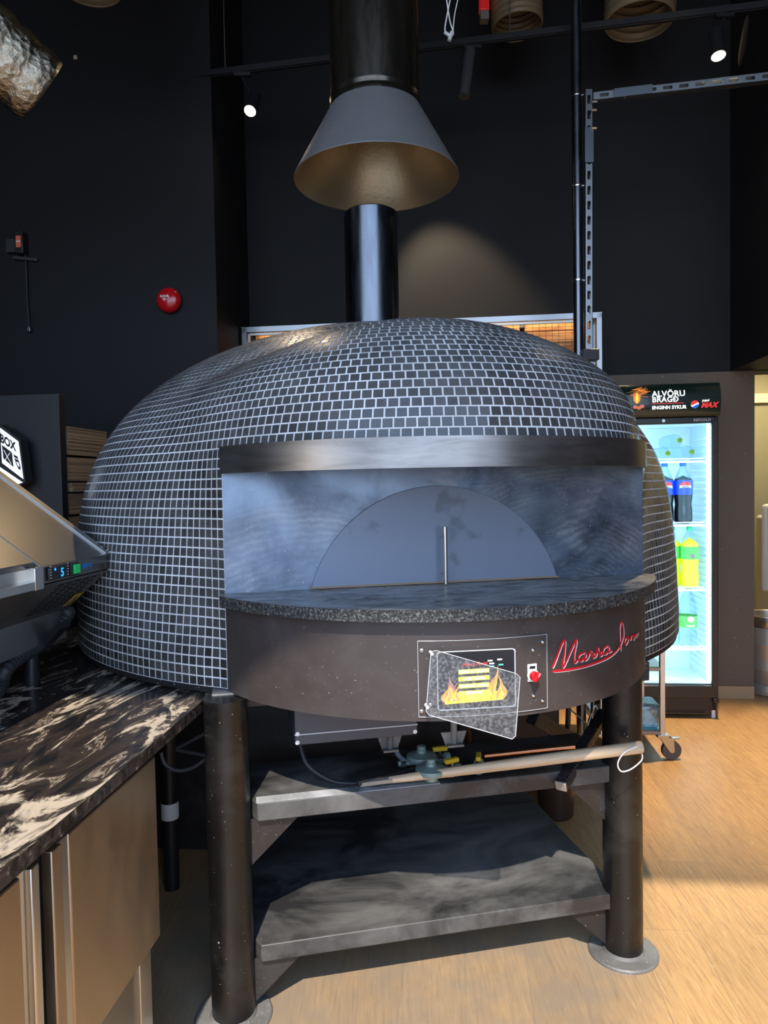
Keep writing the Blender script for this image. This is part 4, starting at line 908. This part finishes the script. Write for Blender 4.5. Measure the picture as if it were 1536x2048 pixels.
# bauble, twigs and flowers printed at the left end of the canopy
q = MB(); rr_ = random.Random(5)
for i in range(26):
    x0 = fx(1268) + rr_.uniform(-.03, .04); z0 = 2.03 + rr_.uniform(-.015, .03); an = rr_.uniform(-.3, .9); L_ = rr_.uniform(.03, .075)
    a_ = Vector((x0, z0)); b_ = a_ + Vector((math.cos(an), math.sin(an) * .5)) * L_; b_.y = min(b_.y, 2.08); ribbon(q, [a_, b_], .005, lambda u, v: Vector((u, cy(v) - .0004, v)))
q.build('canopy_print', M['lit_orange'], can, fixn=False)
q = MB()
for i in range(18):
    x0 = fx(1262) + rr_.uniform(-.02, .06); z0 = 1.96 + rr_.uniform(0, .09); ribbon(q, [Vector((x0, z0)), Vector((x0 + rr_.uniform(-.02, .03), z0 + rr_.uniform(-.02, .02)))], .004, lambda u, v: Vector((u, cy(v) - .0003, v)))
q.build('canopy_print', M['lit_green'], can, fixn=False)
q = MB(); 
for k_, (w_, m_) in enumerate(((.021, 'lit_orange'), (.008, 'scr_yel'))):
    q = MB(); pts = [(fx(1272) + w_ * math.cos(t), 2.005 + .032 * math.sin(t)) for t in [i * math.pi / 12 for i in range(24)]]
    q.add([Vector((x, cy(z) - .0008 - .0004 * k_, z)) for x, z in pts], [tuple(range(24))]); q.build('bauble_print', M[m_], can, fixn=False)
for dx, dz in ((-.01, 1.952), (.012, 1.946), (.03, 1.955)):
    q = MB(); pts = [(fx(1272) + dx + .014 * math.cos(t), dz + .011 * math.sin(t)) for t in [i * math.pi / 8 for i in range(16)]]
    q.add([Vector((x, cy(z) - .0008, z)) for x, z in pts], [tuple(range(16))]); q.build('flower_print', mat('coral print', (.7, .2, .12), .4, emit=(.8, .2, .12), es=.3), can, fixn=False)
# plinth grille and hinge
mb = MB().box(-FW + .01, FW - .03, .035, .07, .02, .13)
for k in range(6): mb.box(-FW + .06, FW - .07, .030, .036, .035 + k * .013, .039 + k * .013)
mb.build('plinth_grille', mat('black plinth', (.035, .026, .02), .4), fr, bevel=.002)
MB().box(FW - .03, FW + .004, -.004, .03, .108, .135).box(FW - .022, FW - .006, .0, .03, .09, .11).build('hinge', M['black_plastic'], fr, bevel=.003)
MB().box(FW - .028, FW - .006, .035, .075, .0, .09).build('foot', M['white'], fr, bevel=.002); MB().box(-FW + .006, -FW + .03, .035, .075, .0, .06).box(-FW + .006, -FW + .03, .38, .42, 0, .06).box(FW - .03, FW - .006, .38, .42, 0, .06).build('foot', M['black_plastic'], fr)
# shelves
SHZ = [fz(1380, 921), fz(1380, 1050), fz(1380, 1181), fz(1380, 1301)]
for z in SHZ:
    mb = MB().box(-FW + .036, FW - .052, .055, .063, z - .012, z).box(-FW + .036, FW - .052, .39, .396, z - .008, z)
    mb.box(-FW + .036, FW - .066, .053, .057, z + .010, z + .016)
    x = -FW + .05
    while x < FW - .06: mb.box(x - .0018, x + .0018, .055, .395, z - .004, z); x += .021
    mb.build('wire_shelf', M['white'], fr)
fl_ = bpy.data.lights.new('fridge_led', 'AREA'); fl_.shape = 'RECTANGLE'; fl_.size = .5; fl_.size_y = 1.5; fl_.energy = 5.5; fl_.color = (.60, .86, 1)
lo = bpy.data.objects.new('fridge_led', fl_); COL.objects.link(lo); lo.parent = fr; lo.location = (0, .05, 1.03); lo.rotation_euler = (R(90), 0, 0)
# bottles
BP = [(.030, 0), (.040, .004), (.044, .02), (.044, .07), (.040, .11), (.0445, .15), (.0445, .225), (.041, .25), (.030, .285), (.016, .315), (.0135, .325), (.0135, .335)]
def bottle(kind, label, loc, rotx=0, sc=1.0, group=None):
    t = thing('soda_bottle', label, 'bottle', loc, RY, group)
    if kind == 'cola': fill, top, lm, cm, z0, z1 = 'cola', .25, 'label_blue', 'cap_blue', .165, .245
    elif kind == 'lime': fill, top, lm, cm, z0, z1 = 'lime', .262, 'label_green', 'cap_green', .165, .235
    elif kind == 'water': fill, top, lm, cm, z0, z1 = None, 0, 'label_green', 'cap_green', .11, .175
    else: fill, top, lm, cm, z0, z1 = None, 0, None, 'cap_lime', 0, 0
    MB().lathe(BP, 28).build('bottle_shell', M['pet'], t)
    if fill: MB().lathe([(r - .0012, z + .002) for r, z in BP if z <= top + .02] + [(.001, top + .022)], 28).build('drink', M[fill], t)
    if lm: MB().lathe([(.0455, z0), (.0455, z1)], 28, caps=False).build('label_band', M[lm], t)
    MB().lathe([(.0155, .322), (.0155, .342), (.013, .346)], 20).build('cap', M[cm], t)
    fw = lambda R_: (lambda x, y: Vector((R_ * math.sin(x / R_), -R_ * math.cos(x / R_), y)))
    if kind == 'cola':
        roundlogo(0, .207, .030, lambda x, y, k: Vector((.0462 * math.sin(x / .0462), -(.0462 + .0003 * k) * math.cos(x / .0462), y)), t, M['red'], M['white'], M['label_blue'], 0.0)
        q = MB().add([fw(.0467)(x, y) for x, y in ((-.029, .2005), (-.015, .2005), (0, .2005), (.015, .2005), (.029, .2005), (.029, .2135), (.015, .2135), (0, .2135), (-.015, .2135), (-.029, .2135))], [(0, 1, 8, 9), (1, 2, 7, 8), (2, 3, 6, 7), (3, 4, 5, 6)]); q.build('logo_band', M['white'], t, fixn=False)
        text('label_text', 'PEPSI', .0155, M['black_print'], lambda x, y: fw(.0470)(x, y + .2015), t, bold=.0005, align='CENTER')
    if kind == 'lime':
        MB().box(-.012, .010, -.0475, -.045, .172, .196).build('barcode_patch', M['white'], t)
    if kind == 'water':
        MB().lathe([(.016, 0), (.016, .002)], 20, Matrix.Translation((0, -.0455, .16)) @ Matrix.Rotation(R(90), 4, 'X')).build('label_disc', M['white'], t)
        text('label_text', 'Kristall', .014, M['white'], lambda x, y: fw(.0462)(x, y + .118), t, bold=.0004, align='CENTER')
    if rotx: t.rotation_euler = (R(rotx), 0, RY)
    t.scale = (sc * 1.12, sc * 1.12, sc) if kind != 'lying' else (sc, sc, sc); return t
def fw_(x, y, z): return rm(1.265 + x, 4.569 + y, z)
def bp(px, py, d): q = rml(p_b(px, py, 4.569 + d)); return q
for px, dd_, kd, si, lb in ((1366, .11, 'cola', 1, 'cola bottle with blue label facing forward on the second fridge shelf'), (1329, .11, 'cola', 1, 'cola bottle half hidden by the dome on the second fridge shelf'), (1379, .11, 'lime', 2, 'yellow green soda bottle in front at the right of the third fridge shelf'), (1343, .16, 'lime', 2, 'yellow green soda bottle half hidden by the dome on the third fridge shelf'), (1375, .13, 'water', 3, 'clear sparkling water bottle with green label on the lowest fridge shelf'), (1340, .18, 'water', 3, 'clear water bottle beside the dome edge on the lowest fridge shelf')):
    q = bp(px, 1000, dd_); z = SHZ[si]; bottle(kd, lb, rm(q.x, q.y, z + .001), sc=1.13)
for px, py, lb in ((1356, 881, 'clear bottle lying on top of two others on the top fridge shelf'), (1332, 907, 'clear bottle lying lower left of the three on the top fridge shelf'), (1380, 904, 'clear bottle lying lower right of the three on the top fridge shelf')):
    q = bp(px, py, .075); bottle('lying', lb, rm(q.x, q.y + .30, q.z), rotx=90, sc=1.0)

# ------------------------------------------------------------------ steel trolley in front of the fridge
ca = thing('steel_trolley', 'small stainless trolley on castors standing between the oven and the fridge', 'trolley', rm(.74, 3.89, 0), RY)
tw, td, th_ = .335, .46, .86
mb = MB()
for x in (.012, tw - .012):
    for y in (.012, td - .012): mb.box(x - .013, x + .013, y - .013, y + .013, .135, th_)
mb.build('posts', M['steel_bright'], ca, bevel=.002)
for z in (.155, .50, th_): MB().box(0, tw, 0, td, z - .02, z + .004).build('tray', M['steel'], ca, bevel=.003)
for x, y, an in ((.012, .012, 10), (tw - .012, .012, 5), (.012, td - .012, -10), (tw - .012, td - .012, 12)):
    cs = MB(); Mx = Matrix.Translation((x, y, 0)) @ Matrix.Rotation(R(an), 4, 'Z')
    cs.box(-.03, .03, -.022, .022, .122, .137, Mx); cs.prism([Mx @ Vector(p) for p in ((-.02, -.020, .125), (.055, -.020, .120), (.060, -.020, .045), (.035, -.020, .045))], Mx.to_3x3() @ Vector((0, .003, 0)))
    cs.prism([Mx @ Vector(p) for p in ((-.02, .020, .125), (.055, .020, .120), (.060, .020, .045), (.035, .020, .045))], Mx.to_3x3() @ Vector((0, -.003, 0))); cs.box(.05, .09, -.012, .012, .112, .119, Mx)
    cst = cs.build('caster', M['steel_bright'], ca, bevel=.001)
    W = Mx @ Matrix.Translation((.047, 0, .052)) @ Matrix.Rotation(R(90), 4, 'X')
    MB().lathe([(.030, -.014), (.050, -.014), (.0515, -.010), (.0515, .010), (.050, .014), (.030, .014)], 32, W).build('wheel', M['grey_rubber'], cst)
    MB().lathe([(.012, -.017), (.012, .017)], 16, W).build('axle', M['chrome'], cst)
o = MB().box(.20, .322, .03, .20, .001, .13).build('plastic_bag', clear('blue tinted bag', (.55, .75, .85), .35, dust=.25, rough=.2, dustcol=(.6, .75, .8)), loc=ca.location + Vector((0, 0, .16)), bevel=.02); o.rotation_euler = (0, 0, RY); tag(o, 'crinkled pale blue plastic bag on the lower tray of the trolley', 'bag')

# ------------------------------------------------------------------ keg and white appliance in the opening
kp = rm(2.175, 5.22, 0)
kg = thing('beer_keg', 'dented stainless steel keg standing in the lit opening at the right edge', 'keg', kp)
MB().lathe([(.17, .0), (.192, .008), (.195, .03), (.19, .06), (.182, .075), (.19, .09), (.192, .17), (.198, .18), (.198, .19), (.192, .20), (.192, .34), (.198, .35), (.198, .36), (.192, .37), (.190, .45), (.178, .475), (.12, .50), (.03, .505)], 56).build('barrel', mat('keg steel', (.60, .54, .45), .36, .7), kg)
MB().lathe([(.180, .468), (.192, .485), (.194, .535), (.190, .545), (.184, .540), (.182, .485)], 56, caps=False).build('top_chime', M['steel_bright'], kg)
MB().lathe([(.03, .50), (.03, .52), (.022, .524)], 24).build('spear_valve', M['chrome'], kg)
MB().box(-.02, .02, -.197, -.180, .095, .125).build('hand_hole', M['dark_void'], kg)
o = MB().box(0, .5, 0, .05, .62, 1.30).box(0.10, .5, .05, .4, 0, 1.2).build('white_appliance', mat('cream white enamel', (.72, .68, .58), .4), loc=rm(rml(p_b(1526, 1150, 5.75)).x, 5.75, 0), bevel=.03); o.rotation_euler = (0, 0, RY); tag(o, 'cream white appliance with rounded corner behind the keg at the right edge', 'appliance')
l = bpy.data.lights.new('corridor_lamp', 'AREA'); l.shape = 'DISK'; l.size = .4; l.energy = 20; l.color = (1, .80, .52)
lo = bpy.data.objects.new('corridor_lamp', l); COL.objects.link(lo); lo.location = rm(2.5, 5.9, 2.55)

# ------------------------------------------------------------------ fixtures on the left wall
P = p_b(342, 603, 4.341); be = thing('fire_bell', 'round red fire alarm bell on the black wall left of the oven', 'alarm bell', P, RY)
MXb = Matrix.Rotation(R(90), 4, 'X')
MB().lathe([(.045, 0), (.045, .03)], 32, MXb).build('back_box', M['black_plastic'], be)
MB().lathe([(.074, .022), (.077, .026), (.077, .040), (.070, .055), (.052, .066), (.025, .072), (.001, .073)], 48, MXb).build('gong', M['red'], be)
text('bell_text', 'ELDUR', .018, M['white_print'], lambda x, y: Vector((x - .012, -.0745 + (abs(x) ** 2) * 1.5 + .001, y + .010)), be, bold=.0006, align='CENTER')
q = MB()
for i, (dx, h) in enumerate(((-.009, .012), (0, .018), (.009, .012))): q.add([Vector((-.012 + dx - .004, -.0735, -.006)), Vector((-.012 + dx + .004, -.0735, -.006)), Vector((-.012 + dx + .002, -.0738, -.006 + h * .6)), Vector((-.012 + dx, -.0738, -.006 + h))], [(0, 1, 2, 3)])
q.add([Vector((-.014, -.0735, -.014)), Vector((-.010, -.0735, -.014)), Vector((-.010, -.0735, -.006)), Vector((-.014, -.0735, -.006))], [(0, 1, 2, 3)])
q.build('flame_mark', M['white_print'], be, fixn=False)
P = p_b(48, 490, 4.341); wd_ = thing('wall_controller', 'small black wall unit with an orange label and bracket at upper left', 'wall unit', P, RY)
MB().box(-.026, .030, -.06, 0, -.07, .07).build('housing', M['black_plastic'], wd_, bevel=.006)
MB().box(-.016, .018, -.0615, -.06, -.034, .038).build('orange_label', mat('orange label', (.75, .16, .07), .5), wd_)
MB().box(-.012, .014, -.0625, -.0615, -.001, .006).build('label_line', M['white_print'], wd_)
mb = MB().box(-.10, -.03, -.04, 0, -.055, .03); mb.bar((-.06, -.03, -.085), (.10, -.02, -.105), .012, .02); mb.bar((0, -.02, -.06), (0, -.02, -.09), .02, .02); mb.build('bracket', mat('dark bracket', (.03, .03, .032), .5), wd_, bevel=.003)
mb = MB().tube(smoothpts([(.02, -.02, -.07), (.022, -.02, -.25), (.018, -.015, -.35), (.026, -.02, -.46), (.028, -.02, -.53)], 6), .005, 8); mb.build('cable', M['black_rubber'], wd_)
mb = MB().box(.018, .038, -.03, -.01, -.555, -.525); mb.build('plug', M['galv'], wd_, bevel=.002)
o = MB().box(-.012, .012, -.012, 0, -.012, .012).build('wall_hook', mat('pale hook', (.5, .42, .33), .5), loc=p_b(152, 116, 4.341), bevel=.003); o.rotation_euler = (0, 0, RY); tag(o, 'tiny pale hook high on the wall right of the foil duct', 'hook')

# ------------------------------------------------------------------ worktop, under-counter fridge, partition, boxes
CA0, CA1 = -1.60, -.73
wt = thing('worktop', 'long black marble worktop with cream veins running towards the viewer at left', 'worktop', rm(0, 0, .87), RY)
mb = MB(); mb.mi = 0; pts = [Vector(p) for p in ((CA0, -.6, .0305), (CA1, -.6, .0305), (CA1, 2.10, .0305), (CA1 - .05, 2.16, .0305), (CA1 - .05, 2.55, .0305), (CA0, 2.95, .0305))]
mb.add(pts, [tuple(range(6))]); mb.mi = 1; mb.prism([p - Vector((0, 0, .0305)) for p in pts], (0, 0, .030)); MB().box(CA0, -.98, 2.80, 2.82, -.87, -.001).build('added_dark_panel', M['black_steel'], wt); mb.build('marble_slab', [M['marble'], M['marble_edge']], wt, fixn=False)  # the black panel below the slab is added to darken the gap
MB().box(CA0 - .03, CA0, -.6, 2.95, 0, .055).build('upstand', mat('brown upstand', (.20, .14, .10), .4), wt, bevel=.003)
uc = thing('undercounter_fridge', 'stainless steel undercounter fridge below the marble worktop at left', 'undercounter fridge', rm(0, 0, 0), RY)
FA = CA1 - .022
MB().box(CA0 + .05, FA - .02, -.55, 1.62, .12, .868).build('carcass', M['steel'], uc, bevel=.002)
def udoor(b0, b1, z0=.395, z1=.845): return MB().box(FA - .02, FA, b0, b1, z0, z1).build('door', M['steel_door'], uc, bevel=.004)
d1 = udoor(1.262, 1.652); d2 = udoor(.55, 1.112); d3 = udoor(-.1, .52)
MB().box(FA - .02, FA - .002, 1.228, 1.262, .395, .845).build('door_pull', M['steel_bright'], d1, bevel=.003)
MB().box(FA - .018, FA + .006, 1.196, 1.228, .395, .845).build('door_pull_edge', M['steel_door'], d1, bevel=.003)
MB().box(FA - .020, FA + .004, 1.137, 1.160, .395, .845).box(FA - .02, FA - .010, 1.112, 1.137, .395, .845).build('door_pull', M['steel_bright'], d2, bevel=.003)
MB().box(FA - .03, FA - .019, 1.10, 1.23, .38, .85).build('door_gap', M['dark_void'], uc)
mb = MB().box(FA - .05, FA - .012, 1.56, 1.62, .02, .40); mb.build('corner_post', M['steel_bright'], uc, bevel=.002)
MB().box(FA - .05, FA - .045, .0, 1.56, .10, .39).build('machine_panel', M['steel_door'], uc)
for k in range(7): z = .13 + k * .038; MB().box(FA - .045, FA - .022, .35, 1.53, 0, .006, Matrix.Translation((0, 0, z))).build('louver', M['steel_bright'], uc)
for b in (1.58, .5, -.4):
    for a in (FA - .04, CA0 + .12): MB().lathe([(.022, 0), (.022, .14)], 16, Matrix.Translation((a, b, 0))).build('foot', M['steel_bright'], uc)
MB().box(CA0 + .05, CA1 - .08, 1.72, 2.85, .80, .868).box(CA0 + .10, CA0 + .16, 2.70, 2.76, 0, .80).build('worktop_bracket', M['black_steel'], wt, loc=(0, 0, -.87))
# partition panel with lit sign
PB_ = 3.02
PAX = rml(p_b(121, 900, PB_)).x; CBX = rml(p_b(163, 900, PB_ + .20)).x
pp_ = MB().box(-2.5, 0, 0, .05, 0, 1.935); o = pp_.build('partition_board', mat('satin black board', (.0085, .010, .0135), .5), loc=rm(PAX, PB_, 0), bevel=.003); o.rotation_euler = (0, 0, RY); tag(o, 'tall matt black partition board standing at the back end of the worktop', 'partition')
o = MB().box(0, .02, -2.2, 0, 0, 1.16).build('splash_board', mat('dark splash board', (.03, .03, .032), .5), loc=rm(CA0 - .055, PB_ - .03, 0), bevel=.002); o.rotation_euler = (0, 0, RY); tag(o, 'low dark board along the back of the worktop behind the steel topping unit', 'board')
# sign: isometric box logo, flat lightbox facing the viewer
sb = 2.93
SP = lambda px, py, d=0: Vector(rml(p_b(px, py, sb - d))) - Vector((-1.8, sb, 1.45))
sg = thing('lit_sign', 'lit white cube shaped sign with black lettering on the dark partition at left', 'sign', rm(-1.8, sb, 1.45), RY)
hexo = [(-48, 878), (0, 850), (40, 880), (51, 963), (14, 985), (-48, 960)]
hx = [SP(px, py) for px, py in ((-44, 888), (0, 849), (40, 879), (51, 964), (36, 972), (0, 1000), (-44, 960))]
MB().prism([p + Vector((0, .0, 0)) for p in hx], (0, .055, 0)).build('sign_case', M['black_plastic'], sg)
f_ = [SP(px, py) + Vector((0, -.001, 0)) for px, py in ((1, 857), (36, 883), (47, 958), (12, 932))]
MB().prism([SP(px, py) for px, py in ((1, 856), (37, 883), (47, 958), (5, 926))], (0, -.003, 0)).build('sign_face', M['sign_white'], sg)
MB().prism([SP(px, py) for px, py in ((-3, 932), (46, 965), (34, 969), (-3, 950))], (0, -.003, 0)).build('sign_face', M['sign_white'], sg)
MB().prism([SP(px, py) for px, py in ((-40, 890), (-3, 860), (-3, 924), (-40, 955))], (0, -.003, 0)).build('sign_face', M['sign_white'], sg)
# black marks on the lit face
def aff(p00, p10, p01): 
    A, B, C_ = SP(*p00), SP(*p10), SP(*p01); return lambda x, y: A + (B - A) * x + (C_ - A) * y + Vector((0, -.0045, 0))
F1 = aff((2, 884), (34, 904), (0, 862))
text('sign_text', 'BOX', .95, M['black_print'], lambda x, y: F1(x / 2.05, y * 1.15 + .05), sg, bold=.04)
F2 = aff((28, 908), (38, 942), (41, 915))
text('sign_text', 'ID', 1.0, M['black_print'], lambda x, y: F2(x / 1.15, y * .85), sg, bold=.05)
MB().prism([SP(px, py) + Vector((0, -.0035, 0)) for px, py in ((5, 890), (25, 905), (28, 934), (8, 917))], (0, -.001, 0)).build('sign_mark', M['black_print'], sg)
q = MB()
for p0, p1 in (((9, 900), (24, 928)), ((22, 905), (12, 920))): q.bar(SP(*p0) + Vector((0, -.005, 0)), SP(*p1) + Vector((0, -.005, 0)), .004, .001)
q.build('sign_cutlery', M['sign_white'], sg)
P = SP(5, 915); MB().box(P.x - .02, P.x + .02, .03, .09, P.z - .02, P.z + .02).build('sign_mount', M['black_plastic'], sg)
# stack of folded pizza boxes behind the partition: bundles, each its own thing
bund = [(1.665, 1.80, 0.000), (1.545, 1.660, -.004), (1.495, 1.54, .010), (1.39, 1.49, -.006), (1.27, 1.385, -.012), (1.14, 1.265, -.02), (1.02, 1.135, -.02), (.905, 1.015, -.02)]
names = ['topmost bundle of flat cardboard boxes behind the partition', 'second bundle from the top of the cardboard box pile', 'thin bundle sticking out slightly, third from the top of the cardboard pile', 'fourth bundle from the top of the cardboard pile', 'fifth bundle from the top of the cardboard pile, just above the steel unit', 'cardboard bundle hidden lowest but two in the pile', 'cardboard bundle lowest but one in the pile, seen below the steel unit', 'lowest cardboard bundle standing on the side table']
for (z0, z1, dx), nm in zip(bund, names):
    t = thing('box_bundle', nm, 'boxes', rm(CBX - .10 + dx, PB_ + .26, z0 + .001), RY, 'bundles of flat cardboard boxes')
    mb = MB(); z = 0; hgt = z1 - z0 - .003; i = 0
    while z < hgt - .004: j = random.uniform(-.003, .003); mb.box(-.30 + j, .105 + j, -.18, .18, z, min(hgt, z + .0055)); z += .0068
    mb.build('box_stack', M['cardboard'], t, smooth=False)
o = MB().box(-.34, .13, -.2, .2, .86, .90).box(-.32, -.28, -.18, -.14, 0, .86).box(.06, .10, -.18, -.14, 0, .86).box(-.32, -.28, .14, .18, 0, .86).box(.06, .10, .14, .18, 0, .86).build('side_table', M['black_steel'], loc=rm(CBX - .10, PB_ + .26, 0), bevel=.003); o.rotation_euler = (0, 0, RY); tag(o, 'dark side table behind the partition carrying the cardboard bundles', 'table')

# ------------------------------------------------------------------ chilled topping unit on the worktop
TU = thing('topping_unit', 'sloping stainless steel chilled topping unit standing on the marble worktop', 'topping unit', rm(0, 0, .90), RY)
def tl(px, py, b): q = rml(p_b(px, py, b)); return Vector((q.x, q.y, q.z - .90))
BE = 2.215; BN = -.1
T_ = tl(219, 1107, BE); Tt = tl(0, 945, BE)                     # tip and upper point of the end profile
dirT = (Tt - T_); Tr = T_ + dirT * 1.15
zs_ = T_.z; und = tl(135, 1215, BE)
face_h = .047
def at_b(P, b): return Vector((P.x, b, P.z))
tipL = T_ + Vector((0, 0, -face_h))
BC = rml(p_a(84, 1142, T_.x)).y                                                      # left end of the compressor housing
mb = MB().prism([T_, Tr, Vector((Tr.x, BE, .25)), Vector((und.x, BE, und.z)), tipL], (0, BC - BE, 0)); hs = mb.build('compressor_housing', [M['steel']], TU, bevel=.002)
fl2 = MB().prism([T_ + Vector((.001, .003, 0)), Tr + Vector((0, .003, 0)), Tr + Vector((.0, .003, .005)), T_ + Vector((.001, .003, .005))], (0, -.030, 0)); fl2.build('edge_flange', M['steel_bright'], hs)
mb = MB().prism([T_ + Vector((-.02, 0, .012)), Tr, Vector((Tr.x, BE, .25)), Vector((und.x - .03, BE, und.z)), tipL + Vector((-.035, 0, 0))], (0, BN - BC, 0))
for i, v in enumerate(mb.v): mb.v[i] = (v[0], v[1] - (BE - BC), v[2])
mb.build('sloping_hood', M['steel'], TU, bevel=.002)
# undercut panel
uv_ = lambda s, t: tipL.lerp(Vector((und.x, BE, und.z)), t) + Vector((0, -s, 0)) + Vector((.0015, 0, -.0015))
up_ = MB().add([uv_(.003, .02), uv_(BE - BC - .003, .02), uv_(BE - BC - .003, 1), uv_(.003, 1)], [(0, 1, 2, 3)]); up_.add([uv_(BE - BC, .10), uv_(2.1, .10), uv_(2.1, 1), uv_(BE - BC, 1)], [(0, 1, 2, 3)]); vp = up_.build('vent_panel', M['steel_dark'], hs, fixn=False)
mb = MB()
for r_ in range(9):
    for c_ in range(5):
        s0 = .055 + c_ * .046; t0 = .12 + r_ * .085
        mb.add([uv_(s0, t0) + Vector((.001, 0, -.001)), uv_(s0 + .034, t0) + Vector((.001, 0, -.001)), uv_(s0 + .034, t0 + .035) + Vector((.001, 0, -.001)), uv_(s0, t0 + .035) + Vector((.001, 0, -.001))], [(0, 1, 2, 3)])
mb.build('vent_slots', M['dark_void'], vp, fixn=False)
q = [uv_(.02, .55), uv_(.075, .55), uv_(.075, .86), uv_(.02, .86)]
MB().add([p + Vector((.002, 0, -.002)) for p in q], [(0, 1, 2, 3)]).build('warning_sticker', M['yellow'], vp, fixn=False)
tri = [uv_(.047, .62), uv_(.030, .80), uv_(.065, .80)]; MB().tube([p + Vector((.003, 0, -.003)) for p in tri], .0015, 6, closed=True).build('warning_mark', M['black_print'], vp)
# bottom body and feet
MB().box(Tr.x, und.x, BN, BE - .01, .115, und.z + .02).build('lower_body', M['steel_dark'], TU, bevel=.003)
for b in (BE - .16, .3):
    for a in (und.x - .03, Tr.x + .05): MB().lathe([(.022, 0.0), (.024, .01), (.018, .12)], 18, Matrix.Translation((a, b, 0))).build('foot', M['black_plastic'], TU)
MB().prism([Vector((und.x - .01, BE - .10, .125)), Vector((und.x + .05, BE - .08, .19)), Vector((und.x + .05, BE - .14, .19)), Vector((und.x - .02, BE - .17, .10))], (.0, .012, -.02)).build('cable_guard', M['black_plastic'], TU)
# control strip facing the aisle
cs = lambda b, z, k=0: Vector((T_.x + .001 + k, b, T_.z - face_h / 2 + z))
MB().box(T_.x, T_.x + .003, BC, BE, T_.z - face_h, T_.z).build('control_strip', M['steel'], hs, bevel=.001)
bt = lambda px: rml(p_a(px, 1142 - (px - 84) * .2, T_.x)).y
th = MB().box(T_.x + .003, T_.x + .012, bt(91), bt(130), T_.z - face_h + .006, T_.z - .004).build('thermostat', M['black_plastic'], hs, bevel=.003)
rv = lambda b0, z0, s_: (lambda x, y: Vector((T_.x + .0125, b0 + x, T_.z - face_h + z0 + y)))
M['led_blue'] = mat('blue led digits', (.0, .1, .6), .4, emit=(.01, .22, 1.0), es=2.2)
text('digit', '5', .034, M['led_blue'], rv(bt(113), .012, 1), th, bold=.0006)
MB().box(T_.x + .012, T_.x + .0128, bt(101), bt(101) + .006, T_.z - face_h + .032, T_.z - face_h + .039).build('indicator', M['led_blue'], th)
mb = MB()
for b_ in (bt(93), bt(128)):
    for k in range(5): mb.box(T_.x + .012, T_.x + .0126, b_ - .002, b_ + .003, T_.z - face_h + .012 + k * .008, T_.z - face_h + .0145 + k * .008)
mb.build('tick_marks', M['white_print'], th)
sw_ = MB().box(T_.x + .003, T_.x + .010, bt(136), bt(153), T_.z - face_h + .004, T_.z - .004).build('switch_frame', M['black_plastic'], hs, bevel=.002)
MB().box(T_.x + .008, T_.x + .016, bt(140), bt(151), T_.z - face_h + .010, T_.z - .010).build('green_switch', mat('green rocker', (.01, .22, .06), .25, emit=(.0, .35, .08), es=.35), sw_, bevel=.002)
text('maker_text', 'saro', .026, mat('blue lettering', (.01, .20, .60), .4), lambda x, y: Vector((T_.x + .0036, bt(160) + x * 1.35, T_.z - face_h + .019 + y)), hs, shear=.3, bold=.0012)
# bright rail on the near part
MB().box(T_.x - .030, T_.x + .004, BN, BC - .04, T_.z - face_h - .012, T_.z - face_h + .012).build('front_rail', M['steel_bright'], TU, bevel=.002)
MB().box(T_.x - .028, T_.x - .024, BN, BC - .0, T_.z - face_h, T_.z + .01).build('rail_back', M['steel_bright'], TU)
MB().box(T_.x - .03, T_.x + .006, BC - .04, BC + .0, T_.z - face_h - .014, T_.z + .002).build('rail_end', M['steel_bright'], TU, bevel=.003)
# black corrugated power conduit
pts = [rm(und.x - .0, BE - .03, und.z + .885), p_b(138, 1225, 2.20), p_b(112, 1262, 2.15), p_b(70, 1297, 2.05), p_b(30, 1322, 1.95), p_b(8, 1348, 1.90), p_z(-5, 1385, .917), p_z(-60, 1420, .915)]
o = ribbed('corrugated_hose', pts, .020, .014, M['black_rubber'], 'black corrugated hose hanging from the topping unit onto the worktop', .14, n=18); o['category'] = 'hose'
